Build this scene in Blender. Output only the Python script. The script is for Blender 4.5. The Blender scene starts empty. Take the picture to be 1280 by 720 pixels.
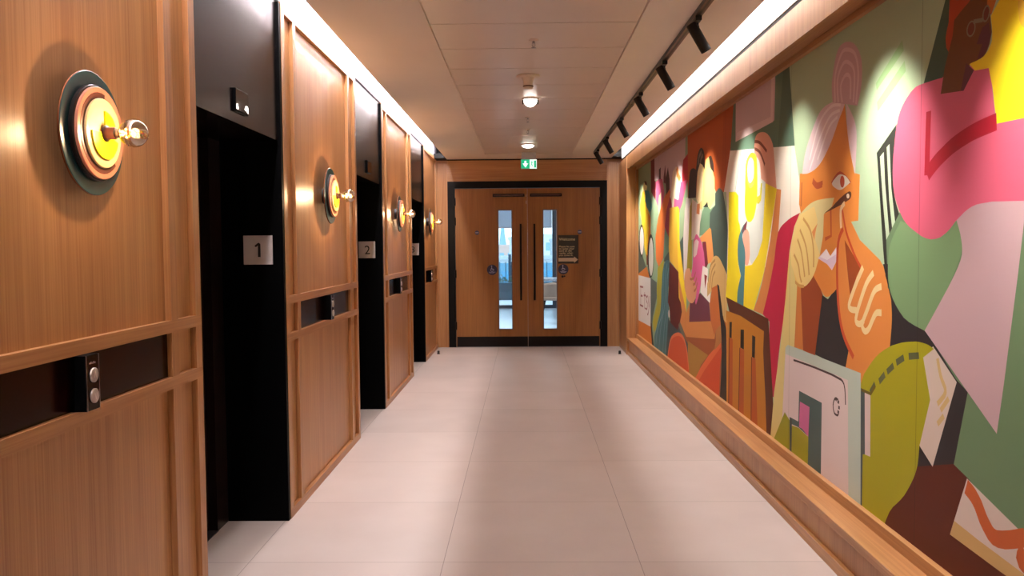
import bpy, math, random
import numpy as np
from mathutils import Vector, Matrix
from mathutils.geometry import delaunay_2d_cdt
random.seed(4)
PI = math.pi
# lamp powers in watts and the exposure
SCONCE_W=4.2; DOWN_W=44.; SPOT_W=43.; COVE_L=125.; COVE_R=85.; ROOM_W=60.; WORLD=2.2; EXPO=.27
sc = bpy.context.scene
C = sc.collection

# ------------------------------------------------------------------ helpers
def lin(h):
    h = h.lstrip('#')
    r = []
    for i in (0, 2, 4):
        v = int(h[i:i+2], 16)/255
        r.append(v/12.92 if v <= .04045 else ((v+.055)/1.055)**2.4)
    return tuple(r)

class MB:
    def __init__(s): s.v=[]; s.f=[]; s.sm=[]
    def add(s, vs, fs, smooth=False):
        n=len(s.v); s.v+=[tuple(map(float,p)) for p in vs]
        s.f+=[tuple(i+n for i in f) for f in fs]; s.sm+=[smooth]*len(fs); return s
    def box(s, x0,x1,y0,y1,z0,z1):
        x0,x1=min(x0,x1),max(x0,x1); y0,y1=min(y0,y1),max(y0,y1); z0,z1=min(z0,z1),max(z0,z1)
        return s.add([(x0,y0,z0),(x1,y0,z0),(x1,y1,z0),(x0,y1,z0),(x0,y0,z1),(x1,y0,z1),(x1,y1,z1),(x0,y1,z1)],
              [(0,3,2,1),(4,5,6,7),(0,1,5,4),(1,2,6,5),(2,3,7,6),(3,0,4,7)])
    def tube(s, pts, r, n=12, caps=True):
        pts=[Vector(p) for p in pts]; rs=r if isinstance(r,(list,tuple)) else [r]*len(pts)
        vs=[]; fs=[]
        for i,p in enumerate(pts):
            d=(pts[min(i+1,len(pts)-1)]-pts[max(i-1,0)]).normalized()
            a=d.cross(Vector((0,0,1)))
            if a.length<1e-3: a=d.cross(Vector((0,1,0)))
            a.normalize(); b=d.cross(a)
            for k in range(n):
                t=2*PI*k/n; vs.append(p+rs[i]*(a*math.cos(t)+b*math.sin(t)))
        for i in range(len(pts)-1):
            for k in range(n):
                k2=(k+1)%n; fs.append((i*n+k,i*n+k2,(i+1)*n+k2,(i+1)*n+k))
        s.add(vs,fs,True)
        if caps:
            s.add(vs[:n],[tuple(range(n))]); s.add(vs[-n:],[tuple(range(n-1,-1,-1))])
        return s
    def lathe(s, prof, axis='z', o=(0,0,0), n=40, smooth=True):
        # prof: (radius, height along the axis)
        vs=[]; fs=[]
        for r,h in prof:
            for k in range(n):
                t=2*PI*k/n; a,b=r*math.cos(t),r*math.sin(t)
                p={'z':(a,b,h),'x':(h,a,b),'y':(b,h,a)}[axis]
                vs.append((p[0]+o[0],p[1]+o[1],p[2]+o[2]))
        for i in range(len(prof)-1):
            for k in range(n):
                k2=(k+1)%n; fs.append((i*n+k,i*n+k2,(i+1)*n+k2,(i+1)*n+k))
        return s.add(vs,fs,smooth)
    def prism(s, poly, axis, a0, a1):
        # poly 2-D in the two other axes (cyclic order), extruded along axis
        def P(u,v,w): return {'x':(w,u,v),'y':(u,w,v),'z':(u,v,w)}[axis]
        n=len(poly)
        vs=[P(u,v,a0) for u,v in poly]+[P(u,v,a1) for u,v in poly]
        fs=[tuple(range(n)),tuple(range(2*n-1,n-1,-1))]+[(i,(i+1)%n,(i+1)%n+n,i+n) for i in range(n)]
        return s.add(vs,fs)
    def build(s, name, mat, parent=None, loc=(0,0,0), bevel=0, recalc=True):
        me=bpy.data.meshes.new(name)
        me.from_pydata(s.v,[],s.f)
        me.polygons.foreach_set('use_smooth', s.sm)
        if recalc:
            import bmesh
            bm=bmesh.new(); bm.from_mesh(me); bmesh.ops.recalc_face_normals(bm,faces=bm.faces); bm.to_mesh(me); bm.free()
        if mat: me.materials.append(mat)
        o=bpy.data.objects.new(name,me); C.objects.link(o); o.location=loc
        if parent: o.parent=parent
        if bevel:
            b=o.modifiers.new('bevel','BEVEL'); b.width=bevel; b.segments=2; b.limit_method='ANGLE'
        return o

def empty(name, loc=(0,0,0)):
    o=bpy.data.objects.new(name,None); o.empty_display_size=.1; C.objects.link(o); o.location=loc; return o
def tag(o, label, cat, group=None, kind=None):
    o['label']=label; o['category']=cat
    if group: o['group']=group
    if kind: o['kind']=kind
    return o
def copy_tree(o, parent=None):
    c=o.copy(); C.objects.link(c)
    if parent: c.parent=parent
    for ch in list(o.children): copy_tree(ch,c)
    return c

def text_mesh(txt, size, align='LEFT', line=1.0):
    """verts, faces of filled flat lettering in the xy plane"""
    cu=bpy.data.curves.new('lettering','FONT'); cu.body=txt; cu.size=size; cu.align_x=align; cu.space_line=line
    cu.resolution_u=4
    o=bpy.data.objects.new('lettering',cu); C.objects.link(o)
    dg=bpy.context.evaluated_depsgraph_get(); dg.update()
    me=bpy.data.meshes.new_from_object(o.evaluated_get(dg))
    vs=[v.co.copy() for v in me.vertices]; fs=[tuple(p.vertices) for p in me.polygons]
    bpy.data.objects.remove(o); bpy.data.curves.remove(cu); bpy.data.meshes.remove(me)
    return vs,fs

# ------------------------------------------------------------------ materials
def new_mat(name):
    m=bpy.data.materials.new(name); m.use_nodes=True
    nt=m.node_tree; return m,nt,nt.nodes['Principled BSDF']
def plain(name, col, rough=.5, metal=0., spec=.5, emit=None, es=0., var=.04, scale=30.):
    """solid colour with a faint procedural mottling"""
    m,nt,b=new_mat(name)
    c=lin(col) if isinstance(col,str) else col
    n=nt.nodes.new('ShaderNodeTexNoise'); n.inputs['Scale'].default_value=scale
    tc=nt.nodes.new('ShaderNodeTexCoord'); nt.links.new(tc.outputs['Object'],n.inputs['Vector'])
    r=nt.nodes.new('ShaderNodeValToRGB')
    r.color_ramp.elements[0].position=.3; r.color_ramp.elements[1].position=.7
    r.color_ramp.elements[0].color=tuple(x*(1-var) for x in c)+(1,)
    r.color_ramp.elements[1].color=tuple(min(1,x*(1+var)) for x in c)+(1,)
    nt.links.new(n.outputs['Fac'],r.inputs['Fac']); nt.links.new(r.outputs['Color'],b.inputs['Base Color'])
    b.inputs['Roughness'].default_value=rough; b.inputs['Metallic'].default_value=metal
    b.inputs['Specular IOR Level'].default_value=spec
    if emit:
        b.inputs['Emission Color'].default_value=lin(emit)+(1,); b.inputs['Emission Strength'].default_value=es
    return m

def wood(name, axis, dark='9c673f', light='be8c5c', rough=.36, reed=0.):
    """oak veneer, grain running along axis"""
    m,nt,b=new_mat(name); N=nt.nodes.new; L=nt.links.new
    tc=N('ShaderNodeTexCoord'); oi=N('ShaderNodeObjectInfo')
    off=N('ShaderNodeVectorMath'); off.operation='SCALE'
    comb=N('ShaderNodeCombineXYZ')
    for i in range(3): L(oi.outputs['Random'],comb.inputs[i])
    L(comb.outputs[0],off.inputs[0]); off.inputs['Scale'].default_value=17.
    ad=N('ShaderNodeVectorMath'); L(tc.outputs['Object'],ad.inputs[0]); L(off.outputs[0],ad.inputs[1])
    def noise(sc_across, sc_along, detail, dist=0.):
        mp=N('ShaderNodeMapping'); v=[sc_across]*3; v['xyz'.index(axis)]=sc_along; mp.inputs['Scale'].default_value=v
        L(ad.outputs[0],mp.inputs['Vector'])
        n=N('ShaderNodeTexNoise'); n.inputs['Scale'].default_value=1.; n.inputs['Detail'].default_value=detail; n.inputs['Distortion'].default_value=dist
        L(mp.outputs[0],n.inputs['Vector']); return n
    fine=noise(150.,2.2,3.); broad=noise(16.,.7,3.,.6); sheet=noise(3.2,.05,0.)
    a=N('ShaderNodeMath'); a.operation='MULTIPLY'; a.inputs[1].default_value=.45; L(fine.outputs['Fac'],a.inputs[0])
    c=N('ShaderNodeMath'); c.operation='MULTIPLY_ADD'; c.inputs[1].default_value=.35; L(broad.outputs['Fac'],c.inputs[0]); L(a.outputs[0],c.inputs[2])
    d=N('ShaderNodeMath'); d.operation='MULTIPLY_ADD'; d.inputs[1].default_value=.2; L(sheet.outputs['Fac'],d.inputs[0]); L(c.outputs[0],d.inputs[2])
    r=N('ShaderNodeValToRGB'); r.color_ramp.elements[0].position=.36; r.color_ramp.elements[1].position=.64
    r.color_ramp.elements[0].color=lin(dark)+(1,); r.color_ramp.elements[1].color=lin(light)+(1,)
    L(d.outputs[0],r.inputs['Fac']); L(r.outputs['Color'],b.inputs['Base Color'])
    b.inputs['Roughness'].default_value=rough
    b.inputs['Specular IOR Level'].default_value=.4
    bp=N('ShaderNodeBump'); bp.inputs['Strength'].default_value=.06; bp.inputs['Distance'].default_value=.002
    L(fine.outputs['Fac'],bp.inputs['Height']); L(bp.outputs[0],b.inputs['Normal'])
    return m

W_Z=wood('oak_veneer_upright','z'); W_Y=wood('oak_lipping_lengthwise','y'); W_X=wood('oak_veneer_crosswise','x')
W_D=wood('oak_door_veneer','z',dark='7f4c1f',light='98632e',rough=.4)  # same oak as the walls, darkened in colour for the dim far end
BLACK=plain('black_powder_coat','020203',.5,spec=.06)
HEADER=plain('black_gloss_panel','2b2426',.22,metal=.6,spec=.5,var=.02)
LIFTMET=plain('dark_bronze_lift_door','30201c',.3,metal=.7)
SILL=plain('steel_sill','6d6a6c',.35,metal=.8)
BAND=plain('dark_maroon_glass','150404',.2,spec=.16,var=.02)
WHITEWALL=plain('white_matt_paint','e6e2e0',.8,var=.015)
CEIL=plain('ceiling_paint','e2d6ca',.75,var=.015,scale=3)
SATIN=plain('satin_ceiling_metal','d6c7bc',.33,spec=.45,var=.02,scale=3)
DARKGAP=plain('shadow_gap_black','0b0807',.8)
BRASS=plain('copper_plate','8a5236',.35,metal=1.)
STEEL=plain('brushed_steel','a5a0a0',.3,metal=1.)
CHROME=plain('button_steel','b4a8a2',.35,metal=.8)
SIGNWHITE=plain('sign_white_plastic','cbbfbb',.4)
INK=plain('black_ink','0c0a0b',.5)
NAVY=plain('navy_vinyl','151238',.4)
PALEINK=plain('pale_ink','a9a4c0',.5)
TRACK=plain('black_track_metal','0f0c0b',.4,metal=.3)
TRACKLIP=plain('bronze_track_lip','5a3a2c',.35,metal=.6)
PLASTIC=plain('warm_white_plastic','dccdbf',.45)

def floor_mat(name, c0, c1, joint, size, x0, y0, rough):
    m,nt,b=new_mat(name); N=nt.nodes.new; L=nt.links.new
    tc=N('ShaderNodeTexCoord'); sp=N('ShaderNodeSeparateXYZ'); L(tc.outputs['Object'],sp.inputs[0])
    masks=[]; cells=[]
    for k,o in ((0,x0),(1,y0)):
        s=N('ShaderNodeMath'); s.operation='SUBTRACT'; s.inputs[1].default_value=o; L(sp.outputs[k],s.inputs[0])
        d=N('ShaderNodeMath'); d.operation='DIVIDE'; d.inputs[1].default_value=size; L(s.outputs[0],d.inputs[0])
        fl=N('ShaderNodeMath'); fl.operation='FLOOR'; L(d.outputs[0],fl.inputs[0]); cells.append(fl)
        pp=N('ShaderNodeMath'); pp.operation='PINGPONG'; pp.inputs[1].default_value=.5; L(d.outputs[0],pp.inputs[0])
        lt=N('ShaderNodeMath'); lt.operation='LESS_THAN'; lt.inputs[1].default_value=.0016/size; L(pp.outputs[0],lt.inputs[0]); masks.append(lt)
    mx=N('ShaderNodeMath'); mx.operation='MAXIMUM'; L(masks[0].outputs[0],mx.inputs[0]); L(masks[1].outputs[0],mx.inputs[1])
    cc=N('ShaderNodeCombineXYZ'); L(cells[0].outputs[0],cc.inputs[0]); L(cells[1].outputs[0],cc.inputs[1])
    wn=N('ShaderNodeTexWhiteNoise'); L(cc.outputs[0],wn.inputs['Vector'])
    n=N('ShaderNodeTexNoise'); n.inputs['Scale'].default_value=2.5; n.inputs['Detail'].default_value=6; L(tc.outputs['Object'],n.inputs['Vector'])
    f=N('ShaderNodeMath'); f.operation='MULTIPLY_ADD'; f.inputs[1].default_value=.35; L(wn.outputs['Value'],f.inputs[0]); L(n.outputs['Fac'],f.inputs[2])
    r=N('ShaderNodeValToRGB'); r.color_ramp.elements[0].position=.35; r.color_ramp.elements[1].position=1.
    r.color_ramp.elements[0].color=lin(c0)+(1,); r.color_ramp.elements[1].color=lin(c1)+(1,)
    L(f.outputs[0],r.inputs['Fac'])
    mix=N('ShaderNodeMix'); mix.data_type='RGBA'; L(mx.outputs[0],mix.inputs['Factor']); L(r.outputs['Color'],mix.inputs['A']); mix.inputs['B'].default_value=lin(joint)+(1,)
    L(mix.outputs['Result'],b.inputs['Base Color'])
    b.inputs['Roughness'].default_value=rough; b.inputs['Specular IOR Level'].default_value=.35
    return m
FLOOR=floor_mat('large_pale_floor_tile','bfb0aa','cbbdb7','93857f',.803,-.342,3.35,.42)
FLOOR2=floor_mat('pale_blue_grey_vinyl','b3c4d2','bccbd8','a9b9c6',2.0,.3,11.,.25)

def glass_mat(name, tint=(1,1,1), refl=1., rough=.0):
    m=bpy.data.materials.new(name); m.use_nodes=True; nt=m.node_tree; nt.nodes.clear(); N=nt.nodes.new; L=nt.links.new
    o=N('ShaderNodeOutputMaterial'); t=N('ShaderNodeBsdfTransparent'); t.inputs[0].default_value=tint+(1,)
    g=N('ShaderNodeBsdfGlossy'); g.inputs['Roughness'].default_value=rough
    fr=N('ShaderNodeFresnel'); fr.inputs['IOR'].default_value=1.5
    mu=N('ShaderNodeMath'); mu.operation='MULTIPLY'; mu.inputs[1].default_value=refl; mu.use_clamp=True; L(fr.outputs[0],mu.inputs[0])
    mx=N('ShaderNodeMixShader'); L(mu.outputs[0],mx.inputs[0]); L(t.outputs[0],mx.inputs[1]); L(g.outputs[0],mx.inputs[2]); L(mx.outputs[0],o.inputs['Surface'])
    return m
GLASS=glass_mat('clear_glass',(.93,.96,.97))
BULBGLASS=glass_mat('clear_bulb_glass',(.95,.88,.80),refl=5.,rough=.05)
def mirror_cap_mat():
    m=bpy.data.materials.new('smoked_mirror_crown'); m.use_nodes=True; nt=m.node_tree; nt.nodes.clear(); N=nt.nodes.new; L=nt.links.new
    o=N('ShaderNodeOutputMaterial'); t=N('ShaderNodeBsdfTransparent'); t.inputs[0].default_value=(.42,.30,.17,1)
    g=N('ShaderNodeBsdfGlossy'); g.inputs['Roughness'].default_value=.12; g.inputs['Color'].default_value=(.62,.52,.42,1)
    mx=N('ShaderNodeMixShader'); mx.inputs[0].default_value=.9; L(t.outputs[0],mx.inputs[1]); L(g.outputs[0],mx.inputs[2]); L(mx.outputs[0],o.inputs['Surface'])
    return m
CROWN=mirror_cap_mat()
def lamp_mat(name,col,es):
    return plain(name,col,.5,emit=col,es=es,var=0)

# ------------------------------------------------------------------ setting: floor, ceiling
XL=-1.125; XLP=-1.145; XR=1.21; XM=1.34; YD=10.69; ZC=2.41; YB=-2.2
tag(MB().box(-1.6,1.36,YB,YD+.12,-.12,0).build('floor',FLOOR),'large pale square tiled corridor floor','floor',kind='structure')

ceil=empty('ceiling',(0,0,ZC)); tag(ceil,'cream plastered corridor ceiling with a recessed strip of metal panels','ceiling',kind='structure')
cb=MB()
cb.box(-.985,-.475,YB,10.67,0,.03); cb.box(.58,1.107,YB,10.67,0,.03)
cb.box(-.475,.58,10.12,10.67,0,.03); cb.box(-.475,.58,YB,.0,0,.03)
cb.build('plaster_margin',CEIL,ceil)
cp=MB(); y=.0; k=0
ys=[0.0]
yy=4.251
while yy>0.05: yy-=.53
while yy<10.1:
    if yy>.02: ys.append(yy)
    yy+=.5335
ys.append(10.12)
for a,b in zip(ys[:-1],ys[1:]): cp.box(-.473,.578,a+.004,b-.004,.012,.03)
cp.build('metal_panel',SATIN,ceil)
MB().box(-.475,.58,0,10.12,.032,.05).build('panel_backing',DARKGAP,ceil)
# slot upstands of the two light coves
up=MB(); up.box(-.985,-.965,YB,10.67,.03,.24); up.box(1.087,1.107,YB,10.67,.03,.24)
up.build('cove_side',WHITEWALL,ceil)
cv=MB(); cv.box(-1.6,1.6,YB,10.9,.24,.27)
cv.build('slab_above',WHITEWALL,ceil)
ce=MB(); ce.box(-1.125,-.99,10.44,10.70,-.005,.05); ce.box(1.11,1.22,10.44,10.70,-.005,.05)
ce.build('cove_end',DARKGAP,ceil)

# ------------------------------------------------------------------ left wall: four oak piers and three lift openings
ZT=2.435
def pier(y0,y1,label,last=False):
    h=empty('wall_left',(XL,y0,0)); tag(h,label,'wall panelling',kind='structure')
    W=y1-y0; dp=XLP-XL
    MB().box(dp-.12,dp,0,W,.0,ZT-.003).build('panel',W_Z,h)
    b=.05
    ys_=[(0,b),(.195,.195+b),(W-.195-b,W-.195),(W-b,W)] if not last else [(0,b)]
    if last: ys_.append((W-.04,W))
    for a,c in ys_: MB().box(dp,0,a,c,0,ZT).build('stile',W_Z,h)
    rails=[(0,.043),(.846,.884),(1.026,1.064),(2.392,ZT)]
    for a,c in rails: MB().box(dp,.0006,0.0005,W-.0005,a,c).build('rail',W_Y,h)
    if not last: MB().box(dp+.001,dp+.004,.245,W-.245,.884,1.026).build('control_band',BAND,h)
    else: MB().box(dp+.001,dp+.004,.24,.98,.884,1.026).build('control_band',BAND,h)
    # black metal reveals either side of the lift openings
    if y0>1.5: MB().box(-.30,-.002,-.03,0,0,ZT-.01).build('reveal',BLACK,h)
    if not last: MB().box(-.30,-.004,W,W+.006,0,ZT-.01).build('reveal',BLACK,h)
    return h
pier(1.16,2.866,'oak panelled pier nearest the camera, left of the first lift')
pier(3.90,5.588,'oak panelled pier between the first and second lifts')
pier(6.62,8.308,'oak panelled pier between the second and third lifts')
pier(9.35,10.69,'oak panelled pier between the third lift and the double doors',last=True)
n=MB().box(-1.30,XL,YB,1.15,0,ZT).build('wall_left',W_Z); tag(n,'plain oak clad wall beside the camera on the left','wall',kind='structure')
cw=MB().box(-1.6,-1.13,YB,10.9,ZT,2.66).build('trim_1',plain('white_paint_dimmed','a7a3ac',.8,var=.015)); tag(cw,'white wall face inside the left cove above the oak piers','cove wall',kind='structure')  # white paint greyed so the cove wall reads as less lit

def lift(y0,y1,num,label):
    d=empty('door_%d'%num,(XL,(y0+y1)/2,0)); tag(d,label,'lift',kind='structure')
    a,b=y0-d.location.y,y1-d.location.y
    MB().box(-.34,-.016,a,b,1.79,ZT-.004).build('header_panel',HEADER,d)
    MB().box(-.345,-.29,a,a+.14,0,1.79).build('jamb',LIFTMET,d)
    MB().box(-.345,-.29,b-.14,b,0,1.79).build('jamb',LIFTMET,d)
    m=(a+b)/2
    for p,q in ((a+.14,m-.002),(m+.002,b-.14)):
        MB().box(-.345,-.328,p,q,.004,1.79).build('door_leaf',LIFTMET,d,bevel=.002)
    MB().box(-.345,-.285,a+.14,b-.14,0,.003).build('sill',SILL,d)
    MB().box(-.47,-.345,a-.05,b+.05,0,2.3).build('shaft_wall',DARKGAP,d)
    return d
lift(2.872,3.87,2,'first lift opening with black reveal marked 1')
lift(5.594,6.59,3,'second lift opening with black reveal marked 2')
lift(8.314,9.32,4,'third lift opening with black reveal marked 3')

# lift number signs
def number_sign(txt, x0,x1,y,z0,z1,label):
    s=empty('number_sign',((x0+x1)/2,y,z0)); tag(s,label,'sign','lift number signs')
    w=(x1-x0)/2; h=z1-z0
    MB().box(-w,w,-.006,0,0,h).build('plate',SIGNWHITE,s,bevel=.001)
    if txt=='1':
        # slim rounded numeral: short flag and a stem
        m=MB()
        m.prism([(.0,.035),(.012,.035),(.012,.096),(.003,.102),(-.014,.089),(-.014,.083),(-.008,.082),(.0,.088)],'y',-.0075,-.006)
    else:
        vs,fs=text_mesh(txt,.098,'CENTER')
        m=MB(); m.add([(v.x+.004,-.0068,v.y+.031) for v in vs],fs)
    m.build('numeral',INK,s)
    return s
number_sign('1',-1.312,-1.176,3.87,1.217,1.352,'white square plate reading 1 on the black reveal of the nearest lift')
number_sign('2',-1.318,-1.186,6.59,1.210,1.342,'white square plate reading 2 on the black reveal of the middle lift')
number_sign('3',-1.325,-1.187,9.32,1.205,1.338,'white square plate reading 3, half hidden, on the black reveal of the farthest lift')

# lift indicators on the gloss headers
MARKS=lamp_mat('emissive_white','fff6f0',2.2)
DGLASS=plain('indicator_glass','0d0a08',.08,spec=.6,var=.02)
def indicator(y,label):
    s=empty('indicator_sign',(XL-.016,y,1.833)); tag(s,label,'lift indicator','lift indicators over the openings')
    MB().box(0,.012,-.075,.075,0,.09).build('housing',BLACK,s,bevel=.002)
    MB().box(.012,.0132,-.071,.071,.005,.086).build('screen',DGLASS,s)
    MB().prism([(-.069,.008),(-.048,.008),(-.048,.020),(-.053,.021),(-.053,.030),(-.059,.026),(-.064,.030),(-.069,.025)],'x',.0133,.0139).build('white_mark',MARKS,s)  # emissive white shapes low on the screen
    MB().prism([(.022,.022),(.033,.024),(.037,.035),(.058,.037),(.069,.030),(.069,.008),(.058,.010),(.048,.016),(.033,.016)],'x',.0133,.0139).build('white_mark',MARKS,s)
    return s
indicator(3.35,'black lift indicator box with two glowing white marks above the nearest lift')
o=indicator(6.09,'unlit black lift indicator box on the header of the middle lift')
for c in list(o.children):
    if c.name.startswith('white_mark'): bpy.data.objects.remove(c)

# call panels
def call_panel(y,label,w=.062):
    s=empty('call_panel',(XLP+.004,y,.8845)); tag(s,label,'lift call panel','lift call panels in the dark bands')
    MB().box(0,.041,-w/2,w/2,0,.1405).build('housing',BLACK,s)
    MB().box(.041,.0425,-w/2+.002,w/2-.002,.002,.139).build('faceplate',BAND,s)
    e=MB(); e.box(.041,.0435,-w/2,-w/2+.0018,0,.1405); e.box(.041,.0435,w/2-.0018,w/2,0,.1405); e.build('edge_trim',STEEL,s)
    for z,ch in ((.089,'A'),(.036,'V')):
        bt=MB().lathe([(0,.048),(.0165,.048),(.0185,.0465),(.0185,.0425)],'x',(0,.002,z),28).build('button',CHROME,s)
        a=MB()
        sg=1 if ch=='A' else -1
        a.prism([(-.007+.002,z-.007*sg),(-.004+.002,z-.007*sg),(.002,z+.004*sg),(.006,z-.007*sg),(.009,z-.007*sg),(.0035,z+.009*sg),(.0005,z+.009*sg)],'x',.0481,.0485)
        a.build('arrow',SIGNWHITE,bt)
    lg=MB()
    for i in range(5): lg.box(.0425,.043,-.016+i*.0062,-.0115+i*.0062,.118,.124 if i%2 else .122)
    lg.build('maker_mark',STEEL,s)
    return s
call_panel(2.082,'lift call panel with two round steel buttons on the nearest oak pier')
call_panel(4.722,'lift call panel in the dark band between the first and second lifts')
call_panel(7.36,'lift call panel in the dark band between the second and third lifts')
call_panel(9.78,'lift call panel in the dark band nearest the double doors')

# ------------------------------------------------------------------ wall sconces
TEAL=plain('dark_teal_lacquer','1b3f44',.28,spec=.6); DKRING=plain('near_black_lacquer','1a0f0d',.3)
PINK=plain('salmon_lacquer','c77f66',.35); GROOVE=plain('brown_groove','5c2f20',.45)
CREAM=plain('cream_lacquer','dab681',.35); YEL=plain('yellow_lacquer','d8c400',.35)
HOLD=plain('brown_bakelite','40200f',.3); CAPM=plain('bulb_cap_brass','8f7049',.4)
FIL=lamp_mat('hot_filament','ffb35e',1.2)
def disc(r,x0,x1,bev=.0015,n=64):
    return MB().lathe([(0,x0),(r-bev,x0),(r,x0+bev),(r,x1-bev),(r-bev,x1),(0,x1)],'x',(0,0,0),n,False)
def sector(r,r0,a0,a1,x0,x1,n=24):
    out=[(r*math.cos(a0+(a1-a0)*i/n),r*math.sin(a0+(a1-a0)*i/n)) for i in range(n+1)]
    inn=[(r0*math.cos(a1+(a0-a1)*i/n),r0*math.sin(a1+(a0-a1)*i/n)) for i in range(n+1)]
    return MB().prism(out+inn,'x',x0,x1)
def make_sconce():
    s=empty('wall_sconce',(XLP,0,1.588))
    MB().lathe([(0,0),(.045,0),(.045,.040),(0,.040)],'x',n=32,smooth=False).build('wall_mount',DKRING,s)
    b=disc(.157,.040,.044).build('back_disc',TEAL,s)
    MB().lathe([(.1568,.0380),(.1577,.0380),(.1577,.0425),(.1568,.0425)],'x',n=64).build('copper_rim',BRASS,b)
    disc(.122,.044,.056).build('dark_disc',DKRING,s)
    disc(.117,.056,.064).build('pink_disc',PINK,s)
    sector(.103,.088,math.radians(78),math.radians(312),.064,.0646).build('groove',GROOVE,s)
    disc(.088,.0645,.071).build('cream_disc',CREAM,s)
    # yellow inlay: two stepped segments
    sector(.066,.0,math.radians(180),math.radians(345),.071,.0755).build('yellow_inlay',YEL,s)
    sector(.056,.0,math.radians(-5),math.radians(90),.071,.0755).build('yellow_inlay',YEL,s)
    MB().lathe([(0,.0755),(.021,.0755),(.021,.079),(.016,.081),(.016,.100),(.0,.100)],'x',n=28).build('lampholder',HOLD,s)
    MB().lathe([(0,.1),(.0115,.1),(.0115,.110),(0,.110)],'x',n=24).build('bulb_cap',CAPM,s)
    cx=.146; R=.036
    back=[(.0115,.108)]+[(R*math.sin(t),cx-R*math.cos(t)) for t in [math.radians(a) for a in range(25,91,5)]]
    g=MB().lathe(back,'x',n=40).build('bulb_glass',BULBGLASS,s)
    cap=[(R*math.sin(t),cx-R*math.cos(t)) for t in [math.radians(a) for a in range(90,181,5)]]
    MB().lathe(cap,'x',n=40).build('mirrored_crown',CROWN,g)
    f=MB()
    f.tube([(.112,0,0),(.128,0,0)],.003,8)
    pts=[(.130+.004*math.sin(i*1.3),.011*math.cos(i*.55),.011*math.sin(i*.55)) for i in range(13)]
    f.tube(pts,.0011,6)
    f.build('filament',FIL,g)
    return s
sc0=make_sconce()
for i,(yy,lab) in enumerate(((2.13,'round layered wall sconce with globe bulb on the nearest oak pier'),
      (4.745,'round wall sconce with globe bulb between the first and second lifts'),
      (7.36,'round wall sconce with globe bulb between the second and third lifts'),
      (9.74,'round wall sconce with globe bulb nearest the double doors'))):
    o=sc0 if i==0 else copy_tree(sc0)
    o.location=(XLP,yy,1.588); tag(o,lab,'wall light','disc wall sconces along the lift wall')
    l=bpy.data.lights.new('bulb_glow','POINT'); l.energy=SCONCE_W; l.color=(1.,.70,.42); l.shadow_soft_size=.012
    lo=bpy.data.objects.new('bulb_glow',l); C.objects.link(lo); lo.parent=o; lo.location=(.138,0,0)

# ------------------------------------------------------------------ right wall with the mural niche
wr=empty('wall_right',(XR,0,0)); tag(wr,'oak framed right wall with low plinth and deep niche','wall',kind='structure')
Y1=9.86
MB().box(.16,.30,YB,10.9,0,2.66).build('masonry',WHITEWALL,wr)
MB().box(.018,.16,YB,Y1,0,.166).build('plinth_panel',W_Z,wr)
MB().box(0,.018,YB,Y1,0,.05).build('skirting',W_Y,wr,bevel=.0015)
MB().box(0,.13,YB,Y1,.166,.2).build('ledge',W_Y,wr,bevel=.002)
MB().box(.105,.13,YB,Y1,.2,.246).build('inner_bead',W_Y,wr,bevel=.0015)
MB().box(0,.016,YB,Y1,2.195,2.348).build('fascia',W_Z,wr)
MB().box(.016,.16,YB,Y1,2.212,2.348).build('soffit',W_Y,wr)
MB().box(.105,.13,YB,Y1,2.186,2.212).build('upper_bead',W_Y,wr,bevel=.0015)
MB().box(.006,.16,YB,10.44,2.348,2.372).build('shadow_gap',plain('brown_gap_trim','120a07',.6,spec=.2),wr)
MB().box(0.002,.16,YB,10.44,2.372,2.66).build('cove_wall',WHITEWALL,wr)
MB().box(0,.16,Y1,10.68,0,2.345).build('end_panel',W_Z,wr)
MB().box(-.008,.0,Y1,Y1+.055,0.0,2.345).build('end_stile',W_Z,wr)
MB().box(-.004,.0,Y1+.06,10.66,0.,.045).build('end_skirting',W_Y,wr)
MB().box(.10,.13,Y1-.025,Y1,.246,2.186).build('jamb_bead',W_Z,wr)

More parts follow.
